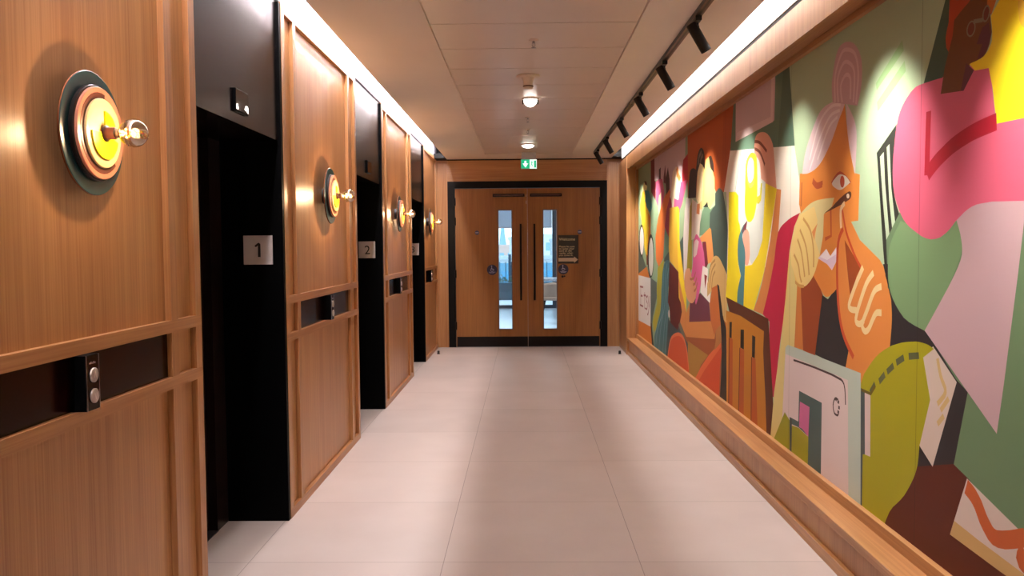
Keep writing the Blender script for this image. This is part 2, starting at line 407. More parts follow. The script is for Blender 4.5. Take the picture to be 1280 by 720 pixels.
# mural
def make_mural():
    data=MURAL.strip().split('\n')
    verts=[];faces=[];cols=[]
    for ln in data:
        w=ln.split(); cols.append(lin(w[0])); f=[]
        last=None
        for t in w[1:]:
            a,b=t.split(','); p=(int(a)/1000,int(b)/1000)
            if p==last: continue
            last=p
            f.append(len(verts)); verts.append(Vector(p))
        faces.append(f)
    fr=len(faces); n=len(verts)
    verts+= [Vector((.4,.20)),Vector((Y1,.20)),Vector((Y1,2.212)),Vector((.4,2.212))]
    faces.append([n,n+1,n+2,n+3])
    edges=[(f[i],f[(i+1)%len(f)]) for f in faces for i in range(len(f))]
    V,E_,F,ov,oe,of=delaunay_2d_cdt(verts,edges,[],0,1e-5,False)
    P=np.array([(v.x,v.y) for v in V]); T=np.array([f[:3] for f in F if len(f)==3])
    cen=P[T].mean(axis=1); pick=np.full(len(T),-1)
    for k,f in enumerate(faces):                                  # the topmost colour whose outline holds the triangle's middle
        q=np.array([(verts[i].x,verts[i].y) for i in f]); inside=np.zeros(len(T),bool)
        for i in range(len(q)):
            x0,y0=q[i]; x1,y1=q[(i+1)%len(q)]
            if y0==y1: continue
            c=((y0>cen[:,1])!=(y1>cen[:,1]))&(cen[:,0]<(x1-x0)*(cen[:,1]-y0)/(y1-y0)+x0)
            inside^=c
        if k==fr: pick[~inside]=-1
        else: pick[inside]=k
    ok=pick>=0; fs=[tuple(map(int,t)) for t in T[ok]]; fc=[cols[k] for k in pick[ok]]
    me=bpy.data.meshes.new('mural'); me.from_pydata([(0,v.x,v.y) for v in V],[],fs)
    # back board, so the panel has thickness
    at=me.color_attributes.new('pigment','FLOAT_COLOR','CORNER')
    arr=np.ones((len(me.loops),4),dtype=np.float32)
    i=0
    for p,c in zip(me.polygons,fc):
        for li in p.loop_indices: arr[li,:3]=c
    at.data.foreach_set('color',arr.ravel())
    o=bpy.data.objects.new('mural',me); C.objects.link(o); o.location=(XM-.0005,0,0)
    m,nt,b=new_mat('painted_mural'); N=nt.nodes.new; L=nt.links.new
    a=N('ShaderNodeAttribute'); a.attribute_name='pigment'
    tc=N('ShaderNodeTexCoord'); sp=N('ShaderNodeSeparateXYZ'); L(tc.outputs['Object'],sp.inputs[0])
    s=N('ShaderNodeMath'); s.operation='SUBTRACT'; s.inputs[1].default_value=2.853; L(sp.outputs[1],s.inputs[0])
    d=N('ShaderNodeMath'); d.operation='DIVIDE'; d.inputs[1].default_value=1.375; L(s.outputs[0],d.inputs[0])
    pp=N('ShaderNodeMath'); pp.operation='PINGPONG'; pp.inputs[1].default_value=.5; L(d.outputs[0],pp.inputs[0])
    lt=N('ShaderNodeMath'); lt.operation='LESS_THAN'; lt.inputs[1].default_value=.0016; L(pp.outputs[0],lt.inputs[0])
    mx=N('ShaderNodeMix'); mx.data_type='RGBA'; mx.blend_type='MULTIPLY'; L(a.outputs['Color'],mx.inputs['A']); mx.inputs['B'].default_value=(.62,.62,.62,1)
    L(lt.outputs[0],mx.inputs['Factor']); L(mx.outputs['Result'],b.inputs['Base Color'])
    b.inputs['Roughness'].default_value=.55; b.inputs['Specular IOR Level'].default_value=.3
    mp=N('ShaderNodeMapping'); mp.inputs['Scale'].default_value=(1,2.,14); L(tc.outputs['Object'],mp.inputs['Vector'])
    no=N('ShaderNodeTexNoise'); no.inputs['Scale'].default_value=1.2; no.inputs['Detail'].default_value=3; L(mp.outputs[0],no.inputs['Vector'])
    bp=N('ShaderNodeBump'); bp.inputs['Strength'].default_value=.10; bp.inputs['Distance'].default_value=.01; L(no.outputs['Fac'],bp.inputs['Height']); L(bp.outputs[0],b.inputs['Normal'])
    me.materials.append(m)
    tag(o,'huge colourful painted mural of stylised people filling the right wall niche','mural')
MURAL='''a9c09f 300,100 10050,100 10050,2350 300,2350
8ba585 10430,2556 6745,2394 6720,559 10443,-103
9a5a30 7359,668 5463,826 5448,54 7593,-110 7206,507
4a5a52 9989,1456 9646,1247 9202,1046 8909,968 8909,925 9991,930
efe2a0 9388,2000 9144,1938 9204,1881 9326,1782 9515,1756 9645,1882
e8c832 9515,1901 9264,1903 9326,1800 9281,1779 9216,1747 9145,1713 9084,1683 9032,1656 8983,1629 8941,1606 8911,1590 8911,1437 8967,1353 9203,1161 9325,1248 9580,1586 9712,1748
d5832f 9084,1648 8883,1589 8911,1403 9083,1136 9203,1161 9084,1353 9025,1482
3f8d96 9326,1907 9026,1887 8977,1854 8905,1808 8836,1759 8800,1721 8806,1693 8839,1671 8888,1656 8940,1651 9003,1661 9080,1683 9153,1707 9203,1723
4a1d18 9357,2015 9204,1995 9144,1955 9295,1966
7a3022 9203,1196 9083,1180 9054,1084 9172,1082
20201e 9369,1347 9379,1290 9407,1239 9452,1197 9509,1170 9574,1160 9639,1169 9698,1195 9746,1237 9777,1291 9787,1350 9777,1409 9746,1462 9698,1503 9638,1528 9573,1536 9509,1525 9452,1497 9407,1455 9379,1404
e6ddd8 9400,1347 9408,1298 9430,1254 9466,1219 9510,1196 9560,1188 9611,1195 9657,1218 9694,1254 9718,1299 9726,1349 9718,1400 9694,1444 9657,1480 9611,1501 9560,1508 9510,1499 9466,1476 9430,1440 9408,1396
20201e 8657,1184 8667,1114 8697,1049 8745,997 8806,962 8875,948 8946,957 9010,988 9062,1039 9095,1105 9107,1179 9095,1253 9062,1320 9011,1372 8947,1405 8877,1415 8808,1403 8747,1370 8698,1318 8668,1255
d9d6cb 8700,1176 8707,1114 8729,1057 8764,1012 8809,981 8859,970 8909,978 8955,1006 8992,1050 9016,1108 9025,1172 9017,1236 8993,1293 8956,1339 8910,1368 8860,1377 8810,1367 8765,1338 8730,1293 8708,1237
cf7c3a 9991,940 9172,1064 8966,949 8881,935 9920,932
55655f 8892,951 8477,918 8477,763 8741,545 8795,413 8908,419
cf7c3a 9992,420 8891,429 8685,78 9993,31
24231f 8908,462 8818,470 8599,148 8739,147
dcd6d2 9991,946 8892,945 8891,427 9992,410
8a4a50 9657,822 9657,608 9635,608 9635,822
8a4a50 9713,807 9451,811 9451,833 9713,829
8a4a50 9646,704 9502,708 9502,730 9647,726
8a4a50 9714,592 9451,592 9451,614 9714,614
8a4a50 9348,773 9347,589 9327,599 9326,773
8a4a50 9347,589 9245,580 9244,602 9327,599
8a4a50 9400,723 9244,727 9245,749 9400,745
8a4a50 9114,753 9135,749 9131,727 9110,731
8a4a50 9135,749 9167,743 9162,721 9131,727
8a4a50 9167,743 9198,736 9192,715 9162,721
8a4a50 9198,736 9220,727 9208,709 9192,715
8a4a50 9220,727 9229,709 9207,711 9208,709
8a4a50 9229,709 9221,694 9205,709 9207,711
8a4a50 9221,694 9209,684 9195,701 9205,709
8a4a50 9209,684 9195,674 9185,694 9195,701
8a4a50 9195,674 9176,666 9169,687 9185,694
8a4a50 9176,666 9153,660 9147,681 9169,687
8a4a50 9153,660 9134,653 9124,673 9147,681
8a4a50 9134,653 9128,649 9108,658 9124,673
8a4a50 9128,649 9129,644 9108,637 9108,658
8a4a50 9129,644 9136,631 9117,618 9108,637
8a4a50 9136,631 9147,617 9132,601 9117,618
8a4a50 9147,617 9158,608 9148,588 9132,601
8a4a50 9158,608 9172,604 9169,582 9148,588
8a4a50 9172,604 9192,603 9192,581 9169,582
8a4a50 9192,603 9212,604 9212,582 9192,581
8a4a50 9212,604 9226,604 9226,582 9212,582
8a4a50 9092,738 9021,621 9002,632 9073,749
8a4a50 8959,756 8970,728 8950,720 8938,747
8a4a50 8970,728 8986,689 8966,680 8950,720
8a4a50 8986,689 9004,647 8984,638 8966,680
8a4a50 9004,647 9021,615 9002,603 8984,638
8a4a50 9021,615 9038,592 9021,578 9002,603
8a4a50 9038,592 9055,574 9040,558 9021,578
8a4a50 9055,574 9072,561 9059,543 9040,558
8a4a50 9072,561 9086,552 9077,532 9059,543
8a4a50 9086,552 9097,550 9096,528 9077,532
8a4a50 9097,550 9107,551 9113,530 9096,528
8a4a50 9107,551 9118,555 9125,534 9113,530
8a4a50 9118,555 9126,558 9133,537 9125,534
6a1424 8896,2299 8640,2305 8623,1966 8534,1934 8559,1757 8856,1858
c9b3bc 8640,2305 6976,2245 7005,1750 7219,1600 7693,1709 7779,1825 8046,1897 8283,1947 8623,1958
c3577f 8534,1943 8283,1954 8140,1935 8023,1804 8067,1622 8330,1634 8533,1756
eadfb0 8331,1792 8210,1816 8233,1676 8305,1569 8405,1653
3c2030 8348,2047 8236,2060 8235,1943 8332,1951
5a1a25 8070,1945 7979,2058 7933,1933 7955,1875 8069,1899
d9732f 7779,1847 7694,1782 7777,1625 7908,1540 7924,1513 7948,1474 7974,1429 7997,1383 8017,1330 8036,1269 8052,1214 8064,1175 8352,1076 8530,1153 8557,1382 8527,1417 8484,1469 8433,1524 8380,1572 8318,1612 8248,1649 8183,1681 8138,1703 7955,1776
a32440 7715,1739 7610,1690 7669,1371 7797,1365 7997,1467 7887,1630
3d0f18 7956,1920 7824,2021 7737,1903 7736,1814 7910,1766
6f9277 7997,1459 7775,1373 7752,1231 7995,1169 8087,1167
45564f 8018,1168 7753,1239 7752,1142 8064,1137
e8d5b8 7673,1737 7572,1954 7413,1989 7376,1979 7322,1967 7266,1948 7222,1923 7194,1882 7173,1830 7158,1781 7147,1746 7293,1562 7527,1556
c9803f 7401,1960 7313,1986 7275,1920 7185,1872 7259,1836 7373,1901
b01526 7079,2010 6873,2041 6870,1819 7093,1716 7131,1894
cf5582 7651,1663 7528,1614 7489,1712 7294,1687 7185,1831 6937,1831 6970,1708 7219,1600 7330,1451 7650,1524
93a985 6971,1761 6868,1702 7035,1370 7106,1324 7290,1276 7292,1506
45554e 7271,1304 7071,1371 7031,1034 7213,1097
a8a02c 8427,1066 8041,1153 8086,997 8204,874 8203,732 8275,616 8424,523 8553,428 8659,384 8741,494 8686,541 8451,708 8477,845 8427,985
47767c 8133,1019 8119,1035 8098,1059 8072,1085 8040,1106 8000,1123 7953,1139 7904,1150 7860,1155 7821,1155 7784,1150 7752,1139 7730,1120 7721,1088 7721,1044 7726,1002 7729,972 7814,879 7747,614 7766,372 7896,82 8631,85 8632,346 8594,373 8540,412 8480,456 8424,498 8369,542 8312,588 8262,630 8226,659 8180,860
78a1a5 7867,1131 7884,1113 7870,1100 7853,1119
78a1a5 7884,1113 7908,1086 7895,1075 7870,1100
78a1a5 7908,1086 7935,1050 7920,1041 7895,1075
78a1a5 7935,1050 7957,1004 7940,999 7920,1041
78a1a5 7957,1004 7967,945 7949,943 7940,999
78a1a5 7967,945 7970,875 7952,874 7949,943
78a1a5 7970,875 7977,803 7960,799 7952,874
78a1a5 7977,803 8000,735 7984,727 7960,799
78a1a5 8000,735 8045,674 8032,662 7984,727
78a1a5 8045,674 8108,614 8096,600 8032,662
78a1a5 8108,614 8175,551 8162,538 8096,600
78a1a5 8175,551 8233,482 8218,472 8162,538
78a1a5 8233,482 8279,399 8263,391 8218,472
78a1a5 8279,399 8321,306 8305,299 8263,391
78a1a5 8321,306 8356,222 8339,215 8305,299
78a1a5 8356,222 8380,163 8363,156 8339,215
78a1a5 7779,1089 7796,1072 7783,1059 7766,1076
78a1a5 7796,1072 7820,1047 7806,1035 7783,1059
78a1a5 7820,1047 7846,1014 7831,1005 7806,1035
78a1a5 7846,1014 7867,970 7850,964 7831,1005
78a1a5 7867,970 7879,911 7861,909 7850,964
78a1a5 7879,911 7886,842 7868,840 7861,909
78a1a5 7886,842 7894,770 7876,767 7868,840
78a1a5 7894,770 7909,702 7892,696 7876,767
78a1a5 7909,702 7937,643 7921,634 7892,696
78a1a5 7937,643 7973,586 7958,576 7921,634
78a1a5 7973,586 8011,526 7995,517 7958,576
78a1a5 8011,526 8044,460 8027,453 7995,517
78a1a5 8044,460 8072,379 8055,373 8027,453
78a1a5 8072,379 8099,287 8081,283 8055,373
78a1a5 8099,287 8121,204 8103,199 8081,283
78a1a5 8121,204 8136,146 8119,141 8103,199
78a1a5 8049,1078 8057,1044 8040,1039 8031,1073
78a1a5 8057,1044 8069,995 8051,991 8040,1039
78a1a5 8069,995 8082,939 8064,935 8051,991
78a1a5 8082,939 8094,882 8076,879 8064,935
78a1a5 8094,882 8100,824 8082,823 8076,879
78a1a5 8100,824 8101,763 8083,761 8082,823
78a1a5 8101,763 8110,704 8093,698 8083,761
78a1a5 8110,704 8138,649 8123,638 8093,698
78a1a5 8138,649 8196,597 8185,582 8123,638
78a1a5 8196,597 8278,545 8269,530 8185,582
78a1a5 8278,545 8363,496 8353,480 8269,530
78a1a5 8363,496 8430,448 8418,435 8353,480
78a1a5 8430,448 8472,400 8458,390 8418,435
78a1a5 8472,400 8501,354 8485,345 8458,390
78a1a5 8501,354 8520,314 8504,306 8485,345
78a1a5 8520,314 8534,287 8518,279 8504,306
78a1a5 7800,807 7811,771 7794,766 7783,802
78a1a5 7811,771 7825,719 7808,714 7794,766
78a1a5 7825,719 7844,658 7826,653 7808,714
78a1a5 7844,658 7864,592 7847,586 7826,653
78a1a5 7864,592 7891,512 7874,506 7847,586
78a1a5 7891,512 7923,420 7906,414 7874,506
78a1a5 7923,420 7953,334 7936,328 7906,414
78a1a5 7953,334 7974,274 7957,268 7936,328
434f52 7790,610 7683,589 7207,632 7174,613 7127,587 7074,556 7024,527 6953,504 6863,484 6811,457 6850,413 7041,336 7340,236 7644,140 7852,73 7942,153
e0b23a 7735,1638 7294,1631 7253,1339 7103,1133 6925,898 6923,731 7117,737 7266,837 7287,1060 7709,1150 7774,1268
cf8748 7325,1030 7249,991 6923,731 6789,827 6804,669 6027,744 5661,750 5849,693 5897,625 6920,531 7061,577 7207,625 7116,723 7172,801
f0cf2c 7351,1634 7256,1615 7234,1338 7220,1303 7200,1252 7174,1193 7140,1133 7089,1065 7026,989 6966,919 6924,871 6923,731 7028,831 7071,865 7134,914 7199,969 7249,1026 7280,1081 7301,1137 7315,1199 7328,1269 7338,1360 7344,1467 7348,1565
5d1c14 7730,1143 7287,1060 7266,837 7172,801 7116,723 7207,625 7320,544 7457,559 7683,582 7726,712 7813,758 7771,896 7772,970
e0d6cc 7713,661 7715,649 7721,639 7730,630 7742,623 7756,620 7769,621 7781,625 7791,633 7797,643 7799,654 7797,666 7791,677 7781,686 7769,692 7756,695 7743,694 7731,690 7721,682 7715,672
6d6c5a 7282,597 7207,632 7172,620 7120,602 7067,582 7025,561 6993,535 6967,505 6951,480 6954,467 6985,473 7038,492 7094,514 7132,529
b9561d 6892,2351 5328,2341 5464,1905 5633,1647 5843,1650 5917,1694 6868,1676
b04d19 5645,2345 5328,2341 5464,1905 5568,1738 5771,1656 5683,1866
d4c9c4 6935,1686 6769,1676 6735,1591 6797,1400 6858,1007 7030,1000 7070,1337 7003,1590
a8992c 6672,1652 6699,1334 6696,1103 6826,1061 6927,1057 6846,1335 6784,1606
e4d8cb 6704,1666 6458,1609 6312,1584 6368,1483 6424,1356 6715,1334
33251f 6858,1675 6851,1703 6842,1744 6831,1787 6820,1822 6810,1847 6801,1867 6790,1883 6772,1895 6743,1902 6705,1903 6669,1903 6644,1902 6552,1881 6542,1900 6528,1928 6511,1957 6493,1980 6473,1997 6451,2010 6428,2019 6406,2025 6384,2028 6362,2028 6340,2025 6320,2018 6298,2010 6277,1998 6258,1983 6244,1965 6236,1940 6234,1908 6234,1878 6233,1858 6303,1888 6404,1916 6491,1857 6535,1768 6548,1664
756b60 6448,1905 6444,1916 6473,1926 6477,1915
756b60 6444,1916 6439,1932 6467,1943 6473,1926
756b60 6439,1932 6433,1946 6458,1962 6467,1943
756b60 6433,1946 6425,1956 6443,1980 6458,1962
756b60 6425,1956 6409,1963 6420,1991 6443,1980
756b60 6409,1963 6385,1970 6393,1999 6420,1991
756b60 6385,1970 6361,1976 6368,2005 6393,1999
756b60 6361,1976 6344,1980 6351,2009 6368,2005
756b60 6376,1896 6371,1905 6399,1918 6403,1909
756b60 6371,1905 6366,1918 6393,1931 6399,1918
756b60 6366,1918 6360,1929 6384,1947 6393,1931
756b60 6360,1929 6353,1935 6369,1961 6384,1947
756b60 6353,1935 6341,1940 6349,1969 6369,1961
756b60 6341,1940 6321,1944 6327,1974 6349,1969
756b60 6321,1944 6302,1947 6307,1977 6327,1974
756b60 6302,1947 6288,1950 6293,1979 6307,1977
33251f 6100,1932 6086,1933 6066,1935 6044,1935 6022,1929 6002,1918 5980,1901 5960,1882 5945,1865 5937,1849 5934,1832 5933,1818 5932,1807 6008,1820 6047,1858
dfc47e 6491,1857 6404,1916 6318,1896 6233,1852 6207,1920 6100,1932 6047,1846 5970,1816 5911,1766 5903,1609 6067,1549 6121,1592 6134,1610 6256,1587 6369,1556 6458,1609 6548,1657
ecd9a6 6491,1857 6404,1916 6318,1896 6287,1750 6313,1632 6458,1609 6548,1657
c0723f 6502,1611 6399,1609 6412,1527 6531,1538
6c8d70 6134,1610 6120,1574 6041,1548 5940,1566 5912,1412 6013,1403 6117,1364 6415,1365 6396,1454 6383,1470 6365,1493 6341,1519 6312,1542 6270,1562 6218,1581 6168,1598
23281f 6140,1610 6112,1568 6284,1576
43554d 6054,1525 5890,1574 5892,1653 5870,1660 5839,1670 5804,1680 5772,1684 5740,1679 5706,1668 5677,1656 5656,1649 5587,1549 5496,1366 5522,1081 5623,1121 5739,1195 5933,1203 6012,1328 6065,1410
d98f4e 6483,1332 6052,1418 6013,1403 5933,1214 6009,1168 6113,1154 6197,1318 6365,1319
782a3a 6308,1316 6183,1318 6113,1154 6193,1111 6278,1223
6e3745 6373,928 6068,875 6014,743 6804,665 6773,835 6629,838 6536,882
d99c72 6962,1083 6924,1096 6874,1102 6826,1105 6793,1107 6663,1027 6539,1051 6526,1045 6507,1035 6488,1024 6478,1010 6479,990 6488,966 6499,943 6507,927 6522,913 6544,892 6570,870 6598,852 6626,841 6656,832 6689,827 6724,825 6764,826 6807,830 6851,839 6890,853 6928,876 6965,905 6995,937 7012,967 7015,998 7005,1031 6987,1060
d45f90 6636,1321 6619,1332 6596,1350 6569,1366 6544,1377 6519,1378 6493,1373 6470,1367 6454,1363 6432,1355 6400,1343 6366,1329 6336,1313 6311,1294 6286,1271 6265,1249 6251,1235 6207,1134 6291,1132 6360,984 6446,887 6535,825 6566,842 6507,946 6600,1005 6727,1044 6665,1142
ead2cf 6634,1207 6630,1228 6625,1259 6617,1291 6605,1314 6584,1327 6557,1333 6531,1336 6513,1339 6438,1320 6511,1220 6603,1194
b5704a 6665,1037 6673,1036 6669,1016 6661,1018
b5704a 6673,1036 6685,1033 6681,1014 6669,1016
b5704a 6685,1033 6698,1031 6695,1011 6681,1014
b5704a 6698,1031 6711,1029 6710,1009 6695,1011
b5704a 6711,1029 6727,1029 6727,1009 6710,1009
b5704a 6727,1029 6746,1029 6746,1009 6727,1009
b5704a 6746,1029 6763,1030 6764,1010 6746,1009
b5704a 6763,1030 6775,1030 6776,1010 6764,1010
b5704a 6562,1089 6569,1082 6556,1067 6548,1075
b5704a 6569,1082 6580,1071 6567,1056 6556,1067
b5704a 6580,1071 6593,1060 6581,1044 6567,1056
b5704a 6593,1060 6605,1051 6596,1034 6581,1044
b5704a 6605,1051 6620,1045 6613,1026 6596,1034
b5704a 6620,1045 6637,1039 6632,1020 6613,1026
b5704a 6637,1039 6654,1034 6648,1015 6632,1020
b5704a 6654,1034 6666,1031 6660,1012 6648,1015
b5704a 6515,1047 6525,1038 6512,1023 6502,1032
b5704a 6525,1038 6540,1025 6527,1010 6512,1023
b5704a 6540,1025 6557,1012 6545,996 6527,1010
b5704a 6557,1012 6573,1002 6565,984 6545,996
b5704a 6573,1002 6591,996 6586,977 6565,984
b5704a 6591,996 6613,992 6610,972 6586,977
b5704a 6613,992 6634,989 6631,969 6610,972
b5704a 6634,989 6648,987 6645,967 6631,969
b5704a 6485,1011 6495,1000 6481,986 6471,996
b5704a 6495,1000 6510,986 6496,971 6481,986
b5704a 6510,986 6526,971 6514,955 6496,971
b5704a 6526,971 6542,959 6533,942 6514,955
b5704a 6542,959 6561,952 6554,933 6533,942
b5704a 6561,952 6582,946 6577,926 6554,933
b5704a 6582,946 6602,941 6598,921 6577,926
b5704a 6602,941 6617,937 6612,918 6598,921
e6ddd6 6291,1138 6112,1119 6124,1036 6031,953 6042,871 6373,934 6332,1058
94353a 6234,1074 6138,1065 6210,967
cda869 6059,1068 6034,1155 6017,1166 5993,1182 5964,1198 5933,1209 5900,1214 5862,1217 5824,1215 5787,1210 5748,1199 5707,1182 5671,1164 5646,1153 5522,1087 5537,767 5616,786 5783,1011 5954,986 6030,947 6136,912 6137,1006
a67c45 5885,1196 5914,1188 5910,1171 5881,1178
a67c45 5914,1188 5957,1178 5952,1161 5910,1171
a67c45 5957,1178 6002,1164 5995,1148 5952,1161
a67c45 6002,1164 6039,1145 6028,1131 5995,1148
a67c45 6039,1145 6065,1117 6050,1107 6028,1131
a67c45 6065,1117 6083,1083 6067,1075 6050,1107
a67c45 6083,1083 6096,1051 6080,1044 6067,1075
a67c45 6096,1051 6106,1029 6089,1022 6080,1044
a67c45 5874,1167 5897,1158 5891,1141 5867,1151
a67c45 5897,1158 5932,1145 5925,1128 5891,1141
a67c45 5932,1145 5969,1127 5960,1112 5925,1128
a67c45 5969,1127 6001,1105 5988,1092 5960,1112
a67c45 6001,1105 6024,1075 6008,1066 5988,1092
a67c45 6024,1075 6042,1040 6025,1032 6008,1066
a67c45 6042,1040 6056,1007 6039,1000 6025,1032
a67c45 6056,1007 6065,984 6049,977 6039,1000
a67c45 5885,1116 5899,1110 5892,1093 5878,1100
a67c45 5899,1110 5920,1101 5912,1085 5892,1093
a67c45 5920,1101 5943,1088 5933,1073 5912,1085
a67c45 5943,1088 5963,1071 5949,1060 5933,1073
a67c45 5963,1071 5976,1048 5960,1040 5949,1060
a67c45 5976,1048 5987,1019 5970,1014 5960,1040
a67c45 5987,1019 5995,993 5978,988 5970,1014
a67c45 5995,993 6001,975 5984,970 5978,988
c06a31 5980,985 5807,1015 5757,929 5662,799 5660,739 5849,693 5898,648 6014,740 6055,864
9c5229 6852,532 5848,631 5897,591 6061,484 6801,491
a97f35 6852,505 6101,484 6350,378 6588,169 6848,154
d0552c 7874,55 7874,78 7874,111 7869,151 7853,195 7824,248 7786,310 7738,370 7681,419 7609,454 7525,481 7438,501 7358,516 7286,525 7218,528 7154,526 7096,519 7044,507 6997,491 6956,470 6919,444 6885,409 6856,367 6832,326 6815,298 6780,112
dd7850 7840,172 7812,217 7838,233 7865,188
dd7850 7812,217 7774,282 7800,298 7838,233
dd7850 7774,282 7727,348 7750,368 7800,298
dd7850 7727,348 7672,399 7689,424 7750,368
dd7850 7672,399 7604,433 7615,461 7689,424
dd7850 7604,433 7521,458 7529,487 7615,461
dd7850 7521,458 7435,476 7441,506 7529,487
dd7850 7435,476 7355,490 7360,520 7441,506
dd7850 7355,490 7284,500 7287,530 7360,520
dd7850 7284,500 7217,504 7218,534 7287,530
dd7850 7217,504 7155,503 7153,533 7218,534
dd7850 7155,503 7098,497 7093,527 7153,533
dd7850 7098,497 7048,487 7040,516 7093,527
dd7850 7048,487 7003,472 6991,500 7040,516
dd7850 7003,472 6964,452 6948,477 6991,500
dd7850 6964,452 6929,427 6908,449 6948,477
dd7850 6929,427 6897,390 6873,408 6908,449
dd7850 6897,390 6869,343 6843,358 6873,408
dd7850 6869,343 6845,297 6818,311 6843,358
dd7850 6845,297 6828,265 6802,279 6818,311
cc4a1d 5704,630 5680,561 5724,445 5755,129 6780,112 6350,359 6075,488
da6a3c 5704,630 5704,591 6236,346 6650,120 6780,112 6350,359 6075,488
b3783f 5849,693 5827,702 5794,715 5759,728 5730,738 5707,741 5688,741 5672,740 5660,739 5693,626 5896,545 5848,631
2b2522 5819,1020 5759,1012 5639,801 5548,728 5526,156 5743,142 5688,395 5669,607 5707,745
e9e2d6 5465,1910 4176,1785 4086,1585 4070,1410 4266,1396 4438,1316 4492,1209 5552,942 5501,1639 5633,1647
5d7c68 5348,2334 4504,2326 4334,2315 4170,1780 5464,1903
cbb2b8 5328,2341 4490,2332 4512,1957 4540,1951 5332,1943
dcc6c8 4569,2314 4511,2320 4540,1951 5332,1943 5303,1997 4578,1984
4f6c5b 4340,2300 4288,2289 4170,1780 4451,1806
e8e0d4 5566,1643 5256,1632 5194,1480 5249,1322 5285,1171 5469,1115
dfa088 4898,1868 4894,1878 4889,1893 4880,1908 4865,1919 4843,1925 4814,1928 4783,1928 4752,1926 4721,1922 4688,1916 4656,1907 4627,1896 4601,1883 4576,1868 4555,1851 4537,1833 4524,1810 4516,1784 4510,1761 4506,1744 4459,1579 4744,1625 4778,1704 4798,1718 4827,1738 4857,1761 4879,1783 4890,1805 4895,1830 4896,1852
7d3d2a 4894,1881 4875,1879 4873,1897 4892,1899
7d3d2a 4875,1879 4848,1875 4845,1893 4873,1897
7d3d2a 4848,1875 4816,1870 4812,1887 4845,1893
7d3d2a 4816,1870 4785,1861 4779,1878 4812,1887
7d3d2a 4785,1861 4751,1847 4744,1864 4779,1878
7d3d2a 4751,1847 4712,1829 4704,1845 4744,1864
7d3d2a 4712,1829 4677,1811 4668,1827 4704,1845
7d3d2a 4677,1811 4652,1799 4644,1815 4668,1827
7d3d2a 4894,1840 4874,1835 4870,1853 4890,1857
7d3d2a 4874,1835 4845,1828 4840,1846 4870,1853
7d3d2a 4845,1828 4813,1819 4807,1836 4840,1846
7d3d2a 4813,1819 4785,1807 4777,1823 4807,1836
7d3d2a 4785,1807 4759,1790 4748,1804 4777,1823
7d3d2a 4759,1790 4732,1767 4720,1780 4748,1804
7d3d2a 4732,1767 4707,1745 4695,1758 4720,1780
7d3d2a 4707,1745 4690,1729 4678,1743 4695,1758
8b8a84 5197,1876 5358,1600 5351,1596 5190,1872
ecd81f 5501,1639 5315,1626 5255,1597 5252,1447 5212,1411 5191,1322 5256,1212 5245,1172 5186,1098 5224,1062 5240,910 5574,930 5533,1086 5506,1324
cdd2cc 4777,1673 4666,1637 4721,1318 4799,1236 4932,1174 5004,1215 4991,1430 4871,1458 4831,1540
d9dcd6 4846,1797 4833,1791 4815,1781 4795,1768 4779,1750 4768,1721 4758,1684 4750,1649 4744,1625 4858,1596
ebd226 4666,1633 4459,1587 4527,1446 4611,1273 4624,1248 4642,1212 4663,1173 4685,1138 4706,1111 4729,1086 4753,1062 4778,1035 4808,1002 4841,964 4871,930 4892,907 5162,916 5112,1175 5075,1161 4932,1174 4799,1236 4721,1318
cf8348 4459,1587 4383,1578 4425,1358 4492,1209 4509,1179 4534,1136 4563,1088 4591,1045 4620,1003 4653,961 4682,924 4702,899 4892,907 4868,928 4833,957 4795,992 4762,1027 4733,1062 4705,1099 4680,1138 4655,1175 4630,1214 4605,1255 4583,1291 4568,1317
c01f45 4425,1358 4393,1379 4353,1394 4310,1405 4266,1416 4218,1426 4165,1434 4116,1440 4082,1445 4116,1372 4199,1254 4294,986 4382,768 4473,463 4591,486 4571,870 4702,899 4682,924 4653,961 4620,1003 4591,1045 4563,1088 4534,1136 4509,1179 4492,1209 4482,1238 4469,1280 4450,1323
dcd62a 5089,1775 5072,1796 5050,1811 5024,1821 5000,1828 4978,1833 4956,1834 4934,1832 4914,1828 4894,1823 4875,1816 4859,1805 4846,1788 4838,1760 4833,1723 4831,1688 4829,1663 4832,1549 4841,1531 4854,1506 4870,1480 4888,1459 4908,1446 4930,1436 4952,1430 4973,1427 4992,1426 5011,1428 5028,1433 5045,1441 5061,1452 5078,1466 5092,1484 5101,1506 5104,1537 5101,1575 5097,1611 5095,1636 5096,1663 5097,1702 5096,1743
c9c532 4832,1567 4775,1573 4757,1639 4729,1637 4750,1544 4761,1540 4776,1533 4792,1527 4806,1525 4819,1526 4831,1531 4841,1537 4848,1541
9c9d50 5060,1696 5053,1685 5037,1664 5016,1643 4996,1629 4974,1626 4950,1628 4927,1634 4909,1642 4899,1652 4894,1665 4892,1678 4890,1687 4896,1681 4904,1672 4914,1663 4927,1657 4942,1653 4960,1650 4978,1650 4996,1653 5015,1663 5036,1678 5053,1692
ced6c0 5043,1766 5033,1781 5018,1794 5000,1803 4982,1807 4964,1806 4944,1800 4925,1790 4912,1777 4906,1757 4903,1733 4904,1708 4910,1688 4923,1675 4941,1665 4961,1659 4979,1656 4994,1658 5009,1663 5022,1672 5032,1684 5040,1702 5045,1724 5047,1747
e3a791 5117,1380 5093,1388 5062,1389 5031,1382 5007,1368 4994,1340 4986,1300 4981,1261 4978,1234 4984,1221 4993,1202 5005,1183 5021,1172 5041,1168 5067,1169 5092,1174 5112,1184 5127,1201 5140,1222 5148,1247 5152,1272 5150,1301 5143,1332 5132,1361
